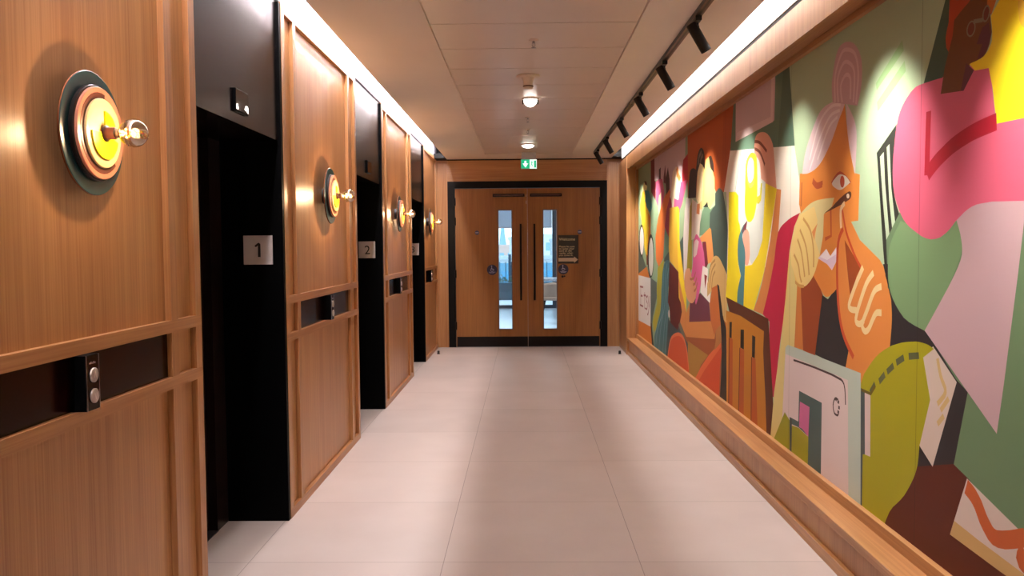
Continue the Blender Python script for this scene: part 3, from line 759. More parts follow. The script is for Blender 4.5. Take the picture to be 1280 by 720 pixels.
4a7d83 5045,1436 5098,1379 5111,1374 5130,1366 5147,1355 5153,1341 5143,1322 5123,1300 5100,1275 5086,1248 5082,1217 5085,1181 5089,1149 5092,1126 5108,998 5123,859 5129,836 5137,803 5146,770 5153,748 5159,743 5165,747 5169,755 5172,761 5190,779 5215,804 5241,833 5258,864 5267,895 5270,929 5268,963 5261,995 5245,1025 5221,1055 5197,1081 5180,1099 5196,1117 5218,1143 5241,1172 5256,1202 5262,1232 5263,1264 5259,1295 5249,1322 5232,1346 5208,1366 5181,1385 5154,1400 5126,1413 5094,1423 5065,1431
6f2c3a 5036,1438 5071,1379 5117,1385 5144,1356 5154,1376 5117,1409
5a2a0f 5563,946 4594,883 4552,705 4469,325 4584,115 4741,137
bd7c23 5561,856 5180,850 4677,806 4689,687 4636,424 4599,120 5536,116 5534,580
2e231c 5462,787 5399,793 5405,685 5466,686
2e231c 5182,765 5103,773 5100,650 5185,652
2e231c 4917,758 4849,756 4858,628 4919,629
b2541f 5481,682 5376,683 5375,122 5482,143
b2541f 5208,649 5094,648 5099,129 5234,131
b2541f 4937,627 4843,628 4772,78 4938,101
6e3312 5481,682 5460,684 5465,136 5487,142
6e3312 5208,649 5189,649 5214,130 5234,131
6e3312 4937,627 4919,627 4920,96 4938,101
d08a3a 5544,793 5514,139 5494,139 5524,794
e8c46a 4072,1091 4107,1038 4148,784 4274,740 4290,363 4555,166 4474,502 4369,770 4295,1019 4237,1261 4165,1381 4082,1445 3858,1384
dccb85 4108,1069 4115,919 4148,784 4274,740 4290,363 4555,166 4474,502 4369,770 4282,1028 4223,1233
cc7f3f 4114,1089 4061,1099 4005,782 4148,780
9c4822 4061,1099 3872,1156 3756,1062 3851,775 4017,780
2c282a 3766,1062 3696,1048 3594,1106 3573,1018 3563,996 3549,965 3532,931 3516,904 3497,884 3477,867 3458,854 3445,845 3485,766 3851,782
dd8a3f 3529,1888 3509,1806 3471,1686 3418,1580 3361,1568 3371,1384 3445,1383 3459,1308 3585,1103 3602,1095 3627,1083 3654,1072 3677,1063 3694,1059 3708,1057 3722,1057 3736,1060 3752,1066 3770,1076 3786,1086 3797,1093 3883,1144 4059,1428 4096,1488 4088,1635 4063,1633 4028,1629 3989,1627 3951,1627 3917,1630 3882,1635 3848,1643 3814,1654 3781,1669 3748,1688 3717,1708 3688,1729 3662,1749 3639,1771 3618,1792 3597,1813 3577,1834 3557,1856 3541,1875
c4703a 4067,1591 4076,1476 4056,1474 4047,1589
d9bfc6 3529,1885 3550,1895 3588,1902 3633,1905 3674,1907 3711,1907 3749,1905 3786,1899 3821,1889 3855,1871 3887,1847 3918,1822 3945,1798 3968,1776 3989,1755 4006,1734 4021,1713 4032,1690 4041,1666 4048,1645 4053,1630 4035,1629 4010,1627 3981,1626 3951,1627 3919,1630 3884,1636 3848,1643 3814,1654 3781,1669 3748,1688 3717,1708 3688,1729 3662,1749 3639,1771 3618,1792 3597,1813 3574,1833 3548,1853 3530,1871
d9bfc6 3511,1879 3494,1863 3469,1841 3444,1816 3424,1793 3413,1776 3405,1760 3400,1742 3398,1719 3398,1684 3402,1641 3406,1600 3409,1572 3419,1590 3433,1614 3449,1642 3462,1669 3473,1694 3483,1719 3492,1745 3499,1772 3504,1801 3508,1832 3510,1859
ead9dc 3571,1886 3593,1889 3595,1876 3574,1872
ead9dc 3593,1889 3623,1894 3625,1881 3595,1876
ead9dc 3623,1894 3658,1898 3659,1884 3625,1881
ead9dc 3658,1898 3694,1896 3692,1882 3659,1884
ead9dc 3694,1896 3728,1889 3724,1876 3692,1882
ead9dc 3728,1889 3763,1879 3759,1866 3724,1876
ead9dc 3763,1879 3799,1864 3793,1852 3759,1866
ead9dc 3799,1864 3834,1842 3825,1831 3793,1852
ead9dc 3834,1842 3870,1807 3859,1798 3825,1831
ead9dc 3870,1807 3905,1763 3894,1754 3859,1798
ead9dc 3905,1763 3937,1720 3925,1712 3894,1754
ead9dc 3937,1720 3958,1691 3947,1683 3925,1712
ead9dc 3581,1864 3600,1865 3601,1851 3581,1850
ead9dc 3600,1865 3629,1865 3629,1851 3601,1851
ead9dc 3629,1865 3662,1864 3660,1850 3629,1851
ead9dc 3662,1864 3694,1858 3689,1844 3660,1850
ead9dc 3694,1858 3723,1845 3716,1833 3689,1844
ead9dc 3723,1845 3751,1829 3744,1818 3716,1833
ead9dc 3751,1829 3781,1809 3772,1798 3744,1818
ead9dc 3781,1809 3812,1785 3803,1774 3772,1798
ead9dc 3812,1785 3850,1751 3840,1741 3803,1774
ead9dc 3850,1751 3892,1709 3882,1699 3840,1741
ead9dc 3892,1709 3930,1670 3920,1660 3882,1699
ead9dc 3930,1670 3956,1643 3946,1633 3920,1660
ead9dc 3609,1841 3626,1837 3623,1824 3606,1827
ead9dc 3626,1837 3651,1832 3648,1819 3623,1824
ead9dc 3651,1832 3682,1823 3676,1810 3648,1819
ead9dc 3682,1823 3713,1807 3705,1795 3676,1810
ead9dc 3713,1807 3749,1779 3739,1768 3705,1795
ead9dc 3749,1779 3789,1741 3779,1731 3739,1768
ead9dc 3789,1741 3825,1705 3815,1695 3779,1731
ead9dc 3825,1705 3851,1681 3841,1671 3815,1695
c7a3ad 3502,2126 3480,2120 3458,2112 3437,2102 3418,2089 3400,2075 3383,2058 3370,2039 3359,2019 3354,1997 3352,1972 3353,1948 3356,1924 3364,1902 3375,1879 3386,1860 3394,1846 3528,1875 3665,1905 3668,1919 3673,1940 3677,1963 3677,1986 3672,2010 3664,2036 3653,2061 3642,2082 3631,2098 3619,2110 3605,2120 3589,2127 3570,2131 3547,2131 3524,2130
d9bcc3 3629,1901 3631,1922 3647,1920 3645,1899
d9bcc3 3631,1922 3635,1953 3651,1951 3647,1920
d9bcc3 3635,1953 3636,1985 3652,1985 3651,1951
d9bcc3 3636,1985 3633,2011 3648,2016 3652,1985
d9bcc3 3633,2011 3621,2033 3635,2042 3648,2016
d9bcc3 3621,2033 3604,2055 3616,2065 3635,2042
d9bcc3 3604,2055 3584,2073 3595,2085 3616,2065
d9bcc3 3584,2073 3566,2085 3574,2100 3595,2085
d9bcc3 3566,2085 3551,2091 3555,2107 3574,2100
d9bcc3 3551,2091 3536,2092 3535,2108 3555,2107
d9bcc3 3536,2092 3520,2089 3517,2105 3535,2108
d9bcc3 3520,2089 3503,2085 3499,2101 3517,2105
d9bcc3 3503,2085 3484,2080 3479,2095 3499,2101
d9bcc3 3484,2080 3464,2072 3457,2087 3479,2095
d9bcc3 3464,2072 3445,2063 3437,2076 3457,2087
d9bcc3 3445,2063 3430,2050 3419,2062 3437,2076
d9bcc3 3430,2050 3418,2035 3405,2043 3419,2062
d9bcc3 3418,2035 3408,2016 3394,2022 3405,2043
d9bcc3 3408,2016 3401,1995 3386,1998 3394,2022
d9bcc3 3401,1995 3398,1972 3382,1972 3386,1998
d9bcc3 3398,1972 3399,1943 3383,1941 3382,1972
d9bcc3 3399,1943 3406,1910 3390,1907 3383,1941
d9bcc3 3406,1910 3413,1879 3397,1875 3390,1907
d9bcc3 3413,1879 3418,1857 3402,1853 3397,1875
d9bcc3 3592,1896 3596,1914 3612,1911 3608,1892
d9bcc3 3596,1914 3602,1940 3618,1938 3612,1911
d9bcc3 3602,1940 3606,1968 3622,1967 3618,1938
d9bcc3 3606,1968 3604,1989 3620,1993 3622,1967
d9bcc3 3604,1989 3596,2004 3608,2014 3620,1993
d9bcc3 3596,2004 3581,2018 3591,2031 3608,2014
d9bcc3 3581,2018 3564,2030 3572,2044 3591,2031
d9bcc3 3564,2030 3548,2038 3554,2053 3572,2044
d9bcc3 3548,2038 3535,2041 3537,2057 3554,2053
d9bcc3 3535,2041 3522,2040 3520,2056 3537,2057
d9bcc3 3522,2040 3508,2037 3503,2052 3520,2056
d9bcc3 3508,2037 3494,2031 3487,2046 3503,2052
d9bcc3 3494,2031 3478,2023 3470,2037 3487,2046
d9bcc3 3478,2023 3461,2013 3452,2026 3470,2037
d9bcc3 3461,2013 3447,2001 3435,2011 3452,2026
d9bcc3 3447,2001 3438,1985 3423,1989 3435,2011
d9bcc3 3438,1985 3435,1958 3419,1959 3423,1989
d9bcc3 3435,1958 3437,1924 3421,1922 3419,1959
d9bcc3 3437,1924 3441,1890 3425,1888 3421,1922
d9bcc3 3441,1890 3443,1866 3427,1865 3425,1888
d9bcc3 3548,1889 3553,1903 3568,1897 3562,1883
d9bcc3 3553,1903 3561,1922 3576,1917 3568,1897
d9bcc3 3561,1922 3567,1941 3582,1938 3576,1917
d9bcc3 3567,1941 3567,1955 3583,1959 3582,1938
d9bcc3 3567,1955 3561,1964 3573,1975 3583,1959
d9bcc3 3561,1964 3549,1974 3558,1987 3573,1975
d9bcc3 3549,1974 3535,1982 3541,1996 3558,1987
d9bcc3 3535,1982 3522,1985 3524,2001 3541,1996
d9bcc3 3522,1985 3510,1985 3508,2001 3524,2001
d9bcc3 3510,1985 3497,1981 3491,1996 3508,2001
d9bcc3 3497,1981 3486,1975 3476,1987 3491,1996
d9bcc3 3486,1975 3479,1966 3464,1973 3476,1987
d9bcc3 3479,1966 3475,1950 3459,1951 3464,1973
d9bcc3 3475,1950 3475,1926 3459,1925 3459,1951
d9bcc3 3475,1926 3476,1902 3460,1901 3459,1925
d9bcc3 3476,1902 3477,1885 3461,1884 3460,1901
dccf96 3633,1492 3672,1493 3729,1494 3789,1494 3840,1493 3878,1490 3910,1486 3940,1481 3969,1474 4001,1465 4034,1454 4062,1444 4082,1437 4165,1381 4237,1261 4209,1193 4073,1106 4068,1102 4060,1096 4050,1091 4037,1088 4021,1089 4001,1092 3979,1096 3958,1104 3937,1113 3915,1125 3893,1139 3872,1156 3852,1177 3832,1204 3814,1228 3802,1245 3764,1328 3757,1424 3661,1455
e9cf86 4070,1437 3882,1466 3838,1402 3866,1311 3802,1245 3814,1228 3832,1204 3852,1177 3872,1156 3893,1139 3915,1125 3937,1113 3958,1104 3978,1096 3998,1091 4017,1088 4037,1088 4060,1093 4084,1101 4106,1110 4121,1116 4209,1193 4224,1261 4153,1381
db8f52 3837,1387 3843,1379 3852,1366 3860,1352 3867,1340 3871,1330 3874,1321 3876,1313 3877,1307 3910,1349
c99a55 4172,1235 4158,1226 4149,1240 4163,1248
c99a55 4158,1226 4139,1213 4130,1227 4149,1240
c99a55 4139,1213 4120,1199 4110,1212 4130,1227
c99a55 4120,1199 4105,1186 4093,1197 4110,1212
c99a55 4105,1186 4097,1174 4083,1182 4093,1197
c99a55 4097,1174 4091,1160 4076,1166 4083,1182
c99a55 4091,1160 4086,1147 4072,1152 4076,1166
c99a55 4086,1147 4081,1134 4067,1141 4072,1152
c99a55 4081,1134 4073,1123 4061,1132 4067,1141
c99a55 4073,1123 4066,1114 4054,1124 4061,1132
c99a55 4066,1114 4060,1107 4048,1118 4054,1124
c99a55 4060,1107 4055,1102 4043,1113 4048,1118
c99a55 4120,1311 4109,1300 4098,1312 4109,1323
c99a55 4109,1300 4093,1285 4081,1297 4098,1312
c99a55 4093,1285 4076,1267 4063,1277 4081,1297
c99a55 4076,1267 4060,1246 4047,1255 4063,1277
c99a55 4060,1246 4046,1219 4032,1226 4047,1255
c99a55 4046,1219 4032,1186 4018,1192 4032,1226
c99a55 4032,1186 4020,1155 4005,1161 4018,1192
c99a55 4020,1155 4012,1133 3997,1139 4005,1161
c99a55 4085,1357 4067,1342 4057,1354 4075,1369
c99a55 4067,1342 4041,1321 4030,1333 4057,1354
c99a55 4041,1321 4013,1296 4002,1307 4030,1333
c99a55 4013,1296 3992,1270 3979,1278 4002,1307
c99a55 3992,1270 3978,1239 3963,1245 3979,1278
c99a55 3978,1239 3966,1202 3950,1207 3963,1245
c99a55 3966,1202 3957,1168 3941,1172 3950,1207
c99a55 3957,1168 3950,1144 3935,1148 3941,1172
c99a55 4039,1409 4019,1399 4012,1413 4031,1423
c99a55 4019,1399 3990,1385 3983,1399 4012,1413
c99a55 3990,1385 3961,1368 3952,1382 3983,1399
c99a55 3961,1368 3938,1351 3927,1362 3952,1382
c99a55 3938,1351 3922,1331 3909,1340 3927,1362
c99a55 3922,1331 3910,1309 3896,1316 3909,1340
c99a55 3910,1309 3901,1287 3886,1292 3896,1316
c99a55 3901,1287 3894,1265 3879,1268 3886,1292
c99a55 3894,1265 3891,1243 3875,1244 3879,1268
c99a55 3891,1243 3890,1220 3874,1220 3875,1244
c99a55 3890,1220 3891,1200 3875,1199 3874,1220
c99a55 3891,1200 3892,1185 3876,1185 3875,1199
c99a55 4147,1100 4137,1096 4132,1111 4143,1115
c99a55 4137,1096 4121,1091 4117,1106 4132,1111
c99a55 4121,1091 4103,1086 4100,1101 4117,1106
c99a55 4103,1086 4085,1082 4083,1098 4100,1101
c99a55 4085,1082 4066,1081 4066,1097 4083,1098
c99a55 4066,1081 4045,1081 4046,1097 4066,1097
c99a55 4045,1081 4027,1081 4027,1097 4046,1097
c99a55 4027,1081 4014,1082 4014,1098 4027,1097
c05528 3683,1442 3674,1331 3658,1323 3665,1443
c05528 3674,1331 3740,1322 3737,1305 3658,1323
e0cbe0 3827,1227 3722,1271 3673,1239 3604,1278 3593,1223 3652,1177 3711,1203
efe6ee 3802,1234 3722,1271 3673,1239 3608,1271 3607,1247 3711,1221
b84a2a 3673,1561 3656,1570 3631,1584 3602,1596 3573,1600 3541,1592 3505,1576 3472,1558 3450,1547 3466,1535 3484,1545 3509,1561 3537,1575 3563,1582 3589,1579 3615,1569 3638,1557 3654,1549
e9e0d6 3663,1553 3656,1546 3641,1539 3623,1533 3607,1528 3594,1524 3582,1522 3569,1520 3553,1521 3530,1525 3502,1532 3476,1539 3458,1544 3467,1550 3480,1559 3495,1568 3510,1575 3526,1579 3542,1583 3558,1586 3572,1587 3585,1586 3596,1584 3607,1581 3618,1577 3631,1572 3647,1566 3659,1559
b84a2a 3520,1552 3521,1544 3524,1538 3530,1533 3536,1529 3544,1529 3552,1531 3559,1535 3564,1541 3568,1548 3570,1556 3569,1564 3565,1570 3560,1576 3553,1579 3545,1579 3538,1577 3531,1573 3525,1567 3521,1560
b5502c 3914,1573 3905,1568 3890,1593 3899,1599
b5502c 3905,1568 3891,1560 3877,1586 3890,1593
b5502c 3891,1560 3874,1551 3863,1579 3877,1586
b5502c 3874,1551 3855,1545 3850,1574 3863,1579
b5502c 3855,1545 3835,1543 3834,1573 3850,1574
b5502c 3835,1543 3812,1544 3814,1574 3834,1573
b5502c 3812,1544 3793,1546 3795,1576 3814,1574
b5502c 3793,1546 3780,1547 3782,1577 3795,1576
b5502c 3840,1546 3774,1559 3778,1578 3844,1565
59301f 3757,1428 3651,1455 3637,1461 3616,1469 3592,1477 3569,1485 3547,1491 3523,1498 3500,1503 3482,1506 3469,1508 3459,1507 3453,1505 3448,1502 3446,1498 3446,1491 3449,1484 3456,1478 3470,1473 3491,1469 3511,1465 3524,1462 3641,1444
eadccb 3467,1489 3467,1486 3469,1483 3473,1481 3477,1480 3482,1480 3486,1481 3491,1482 3494,1485 3496,1488 3497,1491 3497,1494 3495,1496 3491,1498 3487,1500 3482,1500 3477,1499 3473,1497 3470,1495 3467,1492
dc8a45 3538,1352 3559,1437 3554,1443 3548,1451 3540,1460 3533,1466 3526,1469 3518,1469 3512,1468 3507,1468 3445,1383 3352,1307 3162,1230 3149,1220 3129,1205 3108,1189 3091,1172 3079,1155 3069,1138 3062,1119 3055,1100 3050,1080 3047,1060 3045,1037 3046,1013 3049,985 3055,953 3062,922 3068,893 3075,866 3082,839 3088,816 3092,800 3219,734 3374,730 3485,773 3453,854 3473,873 3501,901 3530,933 3553,968 3568,1007 3578,1051 3585,1096 3590,1137 3594,1175 3596,1212 3595,1245 3590,1274 3579,1300 3564,1322 3549,1340
9f4a20 3511,1308 3341,1195 3380,1162 3443,1071 3471,1159
c9502c 3537,1365 3547,1357 3533,1338 3522,1346
c9502c 3547,1357 3563,1345 3547,1327 3533,1338
c9502c 3563,1345 3580,1327 3561,1313 3547,1327
c9502c 3580,1327 3593,1302 3570,1295 3561,1313
c9502c 3593,1302 3600,1270 3576,1267 3570,1295
c9502c 3600,1270 3603,1233 3579,1232 3576,1267
c9502c 3603,1233 3604,1193 3580,1193 3579,1232
c9502c 3604,1193 3603,1154 3579,1155 3580,1193
c9502c 3603,1154 3599,1114 3575,1117 3579,1155
c9502c 3599,1114 3593,1073 3569,1077 3575,1117
c9502c 3593,1073 3585,1033 3561,1039 3569,1077
c9502c 3585,1033 3575,998 3552,1005 3561,1039
c9502c 3575,998 3563,968 3541,978 3552,1005
c9502c 3563,968 3550,942 3530,955 3541,978
c9502c 3550,942 3535,919 3515,934 3530,955
c9502c 3535,919 3515,896 3498,913 3515,934
c9502c 3515,896 3489,873 3474,892 3498,913
c9502c 3489,873 3458,850 3444,870 3474,892
c9502c 3458,850 3429,831 3415,851 3444,870
c9502c 3429,831 3409,818 3395,837 3415,851
c9502c 3548,1433 3541,1416 3526,1422 3534,1439
c9502c 3541,1416 3530,1391 3516,1398 3526,1422
c9502c 3530,1391 3517,1363 3503,1371 3516,1398
c9502c 3517,1363 3501,1337 3488,1346 3503,1371
c9502c 3501,1337 3481,1312 3469,1322 3488,1346
c9502c 3481,1312 3458,1287 3446,1298 3469,1322
c9502c 3458,1287 3434,1263 3423,1275 3446,1298
c9502c 3434,1263 3413,1243 3402,1255 3423,1275
c9502c 3413,1243 3393,1226 3383,1238 3402,1255
c9502c 3393,1226 3373,1211 3364,1224 3383,1238
c9502c 3373,1211 3357,1200 3348,1213 3364,1224
c9502c 3357,1200 3346,1192 3336,1205 3348,1213
eac9a0 3520,1472 3529,1468 3520,1448 3511,1452
eac9a0 3529,1468 3543,1462 3533,1443 3520,1448
eac9a0 3543,1462 3558,1453 3543,1436 3533,1443
eac9a0 3558,1453 3569,1437 3548,1430 3543,1436
eac9a0 3569,1437 3571,1416 3549,1417 3548,1430
eac9a0 3571,1416 3569,1393 3547,1396 3549,1417
eac9a0 3569,1393 3565,1372 3544,1375 3547,1396
eac9a0 3565,1372 3563,1357 3541,1361 3544,1375
ead09c 3327,1208 3381,1155 3362,1137 3308,1190
ead09c 3381,1155 3398,1136 3378,1119 3362,1137
ead09c 3398,1136 3422,1108 3402,1091 3378,1119
ead09c 3422,1108 3446,1080 3425,1063 3402,1091
ead09c 3446,1080 3462,1057 3440,1043 3425,1063
ead09c 3462,1057 3469,1041 3444,1035 3440,1043
ead09c 3469,1041 3467,1025 3444,1038 3444,1035
ead09c 3467,1025 3456,1016 3444,1039 3444,1038
ead09c 3456,1016 3445,1012 3439,1037 3444,1039
ead09c 3445,1012 3429,1009 3427,1035 3439,1037
ead09c 3429,1009 3408,1009 3408,1035 3427,1035
ead09c 3408,1009 3388,1010 3389,1036 3408,1035
ead09c 3388,1010 3375,1010 3376,1036 3389,1036
ead09c 3225,1191 3237,1184 3223,1162 3212,1169
ead09c 3237,1184 3254,1174 3240,1152 3223,1162
ead09c 3254,1174 3274,1160 3258,1140 3240,1152
ead09c 3274,1160 3294,1143 3275,1125 3258,1140
ead09c 3294,1143 3314,1120 3294,1103 3275,1125
ead09c 3314,1120 3335,1092 3314,1076 3294,1103
ead09c 3335,1092 3355,1064 3334,1049 3314,1076
ead09c 3355,1064 3371,1041 3349,1027 3334,1049
ead09c 3371,1041 3382,1022 3359,1010 3349,1027
ead09c 3382,1022 3390,1006 3366,996 3359,1010
ead09c 3390,1006 3395,992 3370,987 3366,996
ead09c 3395,992 3394,975 3370,985 3370,987
ead09c 3394,975 3383,963 3370,985 3370,985
ead09c 3383,963 3368,958 3364,984 3370,985
ead09c 3368,958 3353,957 3353,983 3364,984
ead09c 3353,957 3339,958 3344,984 3353,983
ead09c 3339,958 3326,962 3336,986 3344,984
ead09c 3326,962 3313,969 3326,991 3336,986
ead09c 3313,969 3303,975 3317,997 3326,991
ead09c 3303,975 3296,979 3310,1001 3317,997
ead09c 3148,1144 3159,1141 3154,1116 3142,1118
ead09c 3159,1141 3177,1137 3170,1112 3154,1116
ead09c 3177,1137 3197,1131 3187,1107 3170,1112
ead09c 3197,1131 3216,1120 3201,1099 3187,1107
ead09c 3216,1120 3233,1104 3214,1087 3201,1099
ead09c 3233,1104 3248,1086 3228,1070 3214,1087
ead09c 3248,1086 3263,1067 3242,1051 3228,1070
ead09c 3263,1067 3276,1049 3256,1032 3242,1051
ead09c 3276,1049 3291,1031 3271,1014 3256,1032
ead09c 3291,1031 3307,1012 3287,996 3271,1014
ead09c 3307,1012 3321,994 3300,980 3287,996
ead09c 3321,994 3331,977 3306,969 3300,980
ead09c 3331,977 3330,958 3305,967 3306,969
ead09c 3330,958 3320,945 3303,965 3305,967
ead09c 3320,945 3308,938 3297,961 3303,965
ead09c 3308,938 3296,934 3291,960 3297,961
ead09c 3296,934 3284,934 3287,959 3291,960
ead09c 3284,934 3272,937 3280,961 3287,959
ead09c 3272,937 3260,942 3272,965 3280,961
ead09c 3260,942 3248,950 3264,970 3272,965
ead09c 3248,950 3236,961 3255,979 3264,970
ead09c 3236,961 3224,975 3244,992 3255,979
ead09c 3224,975 3213,988 3232,1005 3244,992
ead09c 3213,988 3203,998 3222,1017 3232,1005
ead09c 3203,998 3196,1005 3214,1025 3222,1017
ead09c 3196,1005 3191,1010 3206,1031 3214,1025
ead09c 3191,1010 3186,1014 3198,1036 3206,1031
ead09c 3186,1014 3181,1016 3188,1041 3198,1036
ead09c 3181,1016 3172,1018 3175,1043 3188,1041
ead09c 3172,1018 3161,1018 3162,1044 3175,1043
ead09c 3161,1018 3149,1018 3150,1044 3162,1044
ead09c 3149,1018 3141,1019 3142,1045 3150,1044
93b883 3002,2010 2989,1970 3212,1873 3220,1901
93b883 2981,1933 2971,1894 3199,1792 3207,1827
31352f 3037,1720 3204,1636 3188,1562 3136,1275 3112,1171 3080,1128 3086,1222 3084,1234 3082,1251 3078,1271 3068,1290 3050,1311 3026,1334 3003,1355 2987,1369 2997,1384 3012,1406 3028,1430 3041,1454 3050,1476 3057,1498 3062,1522 3064,1551 3060,1592 3052,1642 3043,1688
b9cdb2 3175,1618 3142,1632 3126,1513 3079,1305 3097,1257 3141,1439
b9cdb2 3117,1647 3094,1656 3073,1494 3034,1356 3056,1328 3090,1451
581f0c 3139,518 2349,711 1636,337 3413,-760
6a8764 3109,1305 2970,1431 1679,1388 1638,401 2245,468 2658,553 2876,470 2834,950 3090,1128
2c282b 3134,1215 3026,1218 3024,1131 2958,1063 2866,1034 2803,1010 2595,868 2524,840 2600,592 2848,500 2830,814 3068,893 3065,915 3060,948 3055,983 3052,1012 3053,1036 3056,1056 3059,1073 3061,1085
789a6e 2993,1372 3009,1357 3033,1337 3057,1313 3075,1290 3085,1268 3090,1246 3092,1224 3092,1201 3091,1179 3089,1157 3082,1136 3069,1114 3048,1091 3021,1068 2990,1047 2957,1029 2916,1017 2870,1008 2826,1002 2797,997 2654,1149 2640,1168 2620,1194 2600,1223 2585,1246 2577,1263 2572,1275 2571,1287 2573,1300 2579,1318 2590,1339 2601,1357 2608,1370 2727,1328 2819,1329
c4a5ad 2248,1415 2280,1211 2336,896 2366,748 2802,999 2654,1149 2639,1166 2617,1190 2595,1217 2580,1239 2573,1256 2572,1271 2574,1285 2578,1300 2585,1319 2595,1339 2606,1357 2613,1370 2522,1420 2416,1425
3a5443 2678,2104 2837,1827 2662,1778 2613,2036
d5607d 2713,1820 2743,1822 2785,1824 2829,1826 2865,1827 2888,1826 2904,1823 2918,1819 2934,1813 2954,1803 2976,1791 2996,1776 3013,1759 3025,1741 3034,1721 3042,1698 3048,1673 3054,1645 3060,1613 3063,1581 3064,1551 3062,1526 3058,1502 3051,1479 3041,1457 3027,1435 3009,1413 2989,1392 2968,1374 2946,1360 2923,1348 2899,1339 2876,1330 2857,1323 2838,1316 2820,1311 2802,1308 2783,1305 2764,1304 2745,1305 2726,1307 2709,1310 2692,1316 2676,1322 2661,1329 2646,1337 2633,1346 2619,1356 2603,1365 2585,1374 2566,1384 2544,1393 2522,1400 2494,1405 2463,1407 2435,1408 2415,1409 1678,1379 1687,1594 2403,1639 2442,1805 2654,1838
6b3a12 2646,2008 2545,2039 2437,2007 2443,1941 2433,1893 2444,1862 2448,1856 2454,1848 2462,1840 2472,1834 2489,1831 2511,1829 2532,1828 2546,1827 2568,1803 2594,1756 2722,1770 2699,1848 2671,1904 2649,1973
571c2e 2451,1925 2437,1883 2452,1857 2457,1852 2463,1845 2470,1838 2477,1833 2484,1832 2493,1832 2501,1834 2507,1835 2482,1871 2513,1878 2484,1918
571c2e 2569,1835 2525,1804 2582,1754 2599,1757
a83a10 2673,2103 2679,1985 2682,1979 2687,1969 2692,1958 2695,1947 2696,1937 2694,1926 2692,1916 2691,1909 2676,1893 2653,1937 2645,1984 2635,1987 2622,1993 2606,1999 2589,2005 2570,2011 2548,2019 2528,2025 2514,2030 2516,2100
b8641a 2456,2058 2375,2032 2439,1942 2461,1980
7d7560 2521,1922 2525,1916 2531,1911 2538,1908 2546,1907 2554,1909 2561,1913 2567,1918 2570,1925 2572,1933 2570,1940 2566,1946 2560,1951 2553,1954 2545,1955 2537,1953 2530,1949 2524,1944 2521,1937 2520,1930
6b2a1a 2528,1925 2531,1920 2535,1916 2541,1913 2546,1912 2552,1914 2557,1916 2561,1921 2564,1926 2565,1932 2563,1938 2560,1943 2556,1947 2550,1949 2545,1950 2539,1949 2534,1946 2530,1941 2527,1936 2527,1930
7d7560 2446,1946 2449,1940 2454,1935 2460,1931 2466,1930 2473,1931 2478,1934 2482,1940 2484,1946 2485,1953 2483,1961 2480,1967 2475,1972 2469,1976 2462,1977 2456,1976 2451,1972 2447,1967 2444,1961 2444,1954
6b2a1a 2452,1949 2454,1943 2458,1939 2462,1936 2467,1935 2471,1936 2474,1938 2477,1942 2478,1947 2478,1953 2477,1958 2474,1964 2470,1968 2466,1971 2462,1972 2458,1971 2454,1969 2452,1965 2450,1960 2450,1954
7d7560 2534,1943 2482,1934 2479,1946 2532,1955
f2d423 2388,1981 2439,1940 2437,1926 2433,1907 2431,1887 2432,1870 2438,1858 2447,1848 2459,1840 2472,1834 2491,1830 2514,1829 2536,1829 2551,1828 2519,1802 2446,1794 2423,1733 2399,1628 1688,1610 1711,2277 2360,2049
e6b83a 2306,1989 2307,1976 2308,1958 2308,1938 2307,1921 2304,1905 2300,1889 2292,1876 2279,1865 2256,1857 2226,1853 2197,1850 2176,1848 2181,1970
b01c34 2817,1728 2823,1518 2789,1517 2783,1727
b01c34 2790,1499 2781,1505 2808,1547 2817,1541
b01c34 2781,1505 2768,1513 2794,1556 2808,1547
b01c34 2768,1513 2752,1522 2776,1566 2794,1556
b01c34 2752,1522 2735,1531 2756,1577 2776,1566
b01c34 2735,1531 2714,1541 2734,1587 2756,1577
b01c34 2714,1541 2690,1551 2708,1597 2734,1587
b01c34 2690,1551 2664,1561 2681,1608 2708,1597
b01c34 2664,1561 2638,1570 2653,1618 2681,1608
b01c34 2638,1570 2612,1577 2624,1626 2653,1618
b01c34 2612,1577 2584,1584 2595,1633 2624,1626
b01c34 2584,1584 2555,1590 2565,1639 2595,1633
b01c34 2555,1590 2526,1596 2534,1645 2565,1639
b01c34 2526,1596 2492,1600 2498,1650 2534,1645
b01c34 2492,1600 2455,1604 2460,1654 2498,1650
b01c34 2455,1604 2421,1607 2425,1657 2460,1654
b01c34 2421,1607 2397,1609 2402,1659 2425,1657
581f0c 2837,528 2600,599 2514,578 2191,471 1809,308 3115,-274 3187,165 2966,381
d2c2bb 2519,576 2228,505 1863,446 1857,282 2223,360 2336,361 2614,370
c9a66c 2589,422 2455,411 2188,396 1859,337 1857,282 2223,360 2336,361 2614,370
c25f2f 2532,527 2522,523 2504,570 2514,574
c25f2f 2522,523 2508,518 2489,565 2504,570
c25f2f 2508,518 2494,512 2471,557 2489,565
c25f2f 2494,512 2483,505 2453,545 2471,557
c25f2f 2483,505 2472,496 2436,531 2453,545
c25f2f 2472,496 2460,482 2422,515 2436,531
c25f2f 2460,482 2446,465 2410,501 2422,515
c25f2f 2446,465 2429,451 2398,491 2410,501
c25f2f 2429,451 2415,441 2386,482 2398,491
c25f2f 2415,441 2398,430 2377,476 2386,482
c25f2f 2398,430 2375,423 2369,473 2377,476
c25f2f 2375,423 2347,424 2356,473 2369,473
c25f2f 2347,424 2312,433 2329,481 2356,473
c25f2f 2312,433 2272,449 2292,495 2329,481
c25f2f 2272,449 2236,465 2256,511 2292,495
c25f2f 2236,465 2211,476 2231,522 2256,511
c25f2f 2240,475 2243,469 2203,440 2199,446
c25f2f 2243,469 2250,461 2208,433 2203,440
c25f2f 2250,461 2257,449 2212,428 2208,433
c25f2f 2257,449 2261,429 2211,435 2212,428
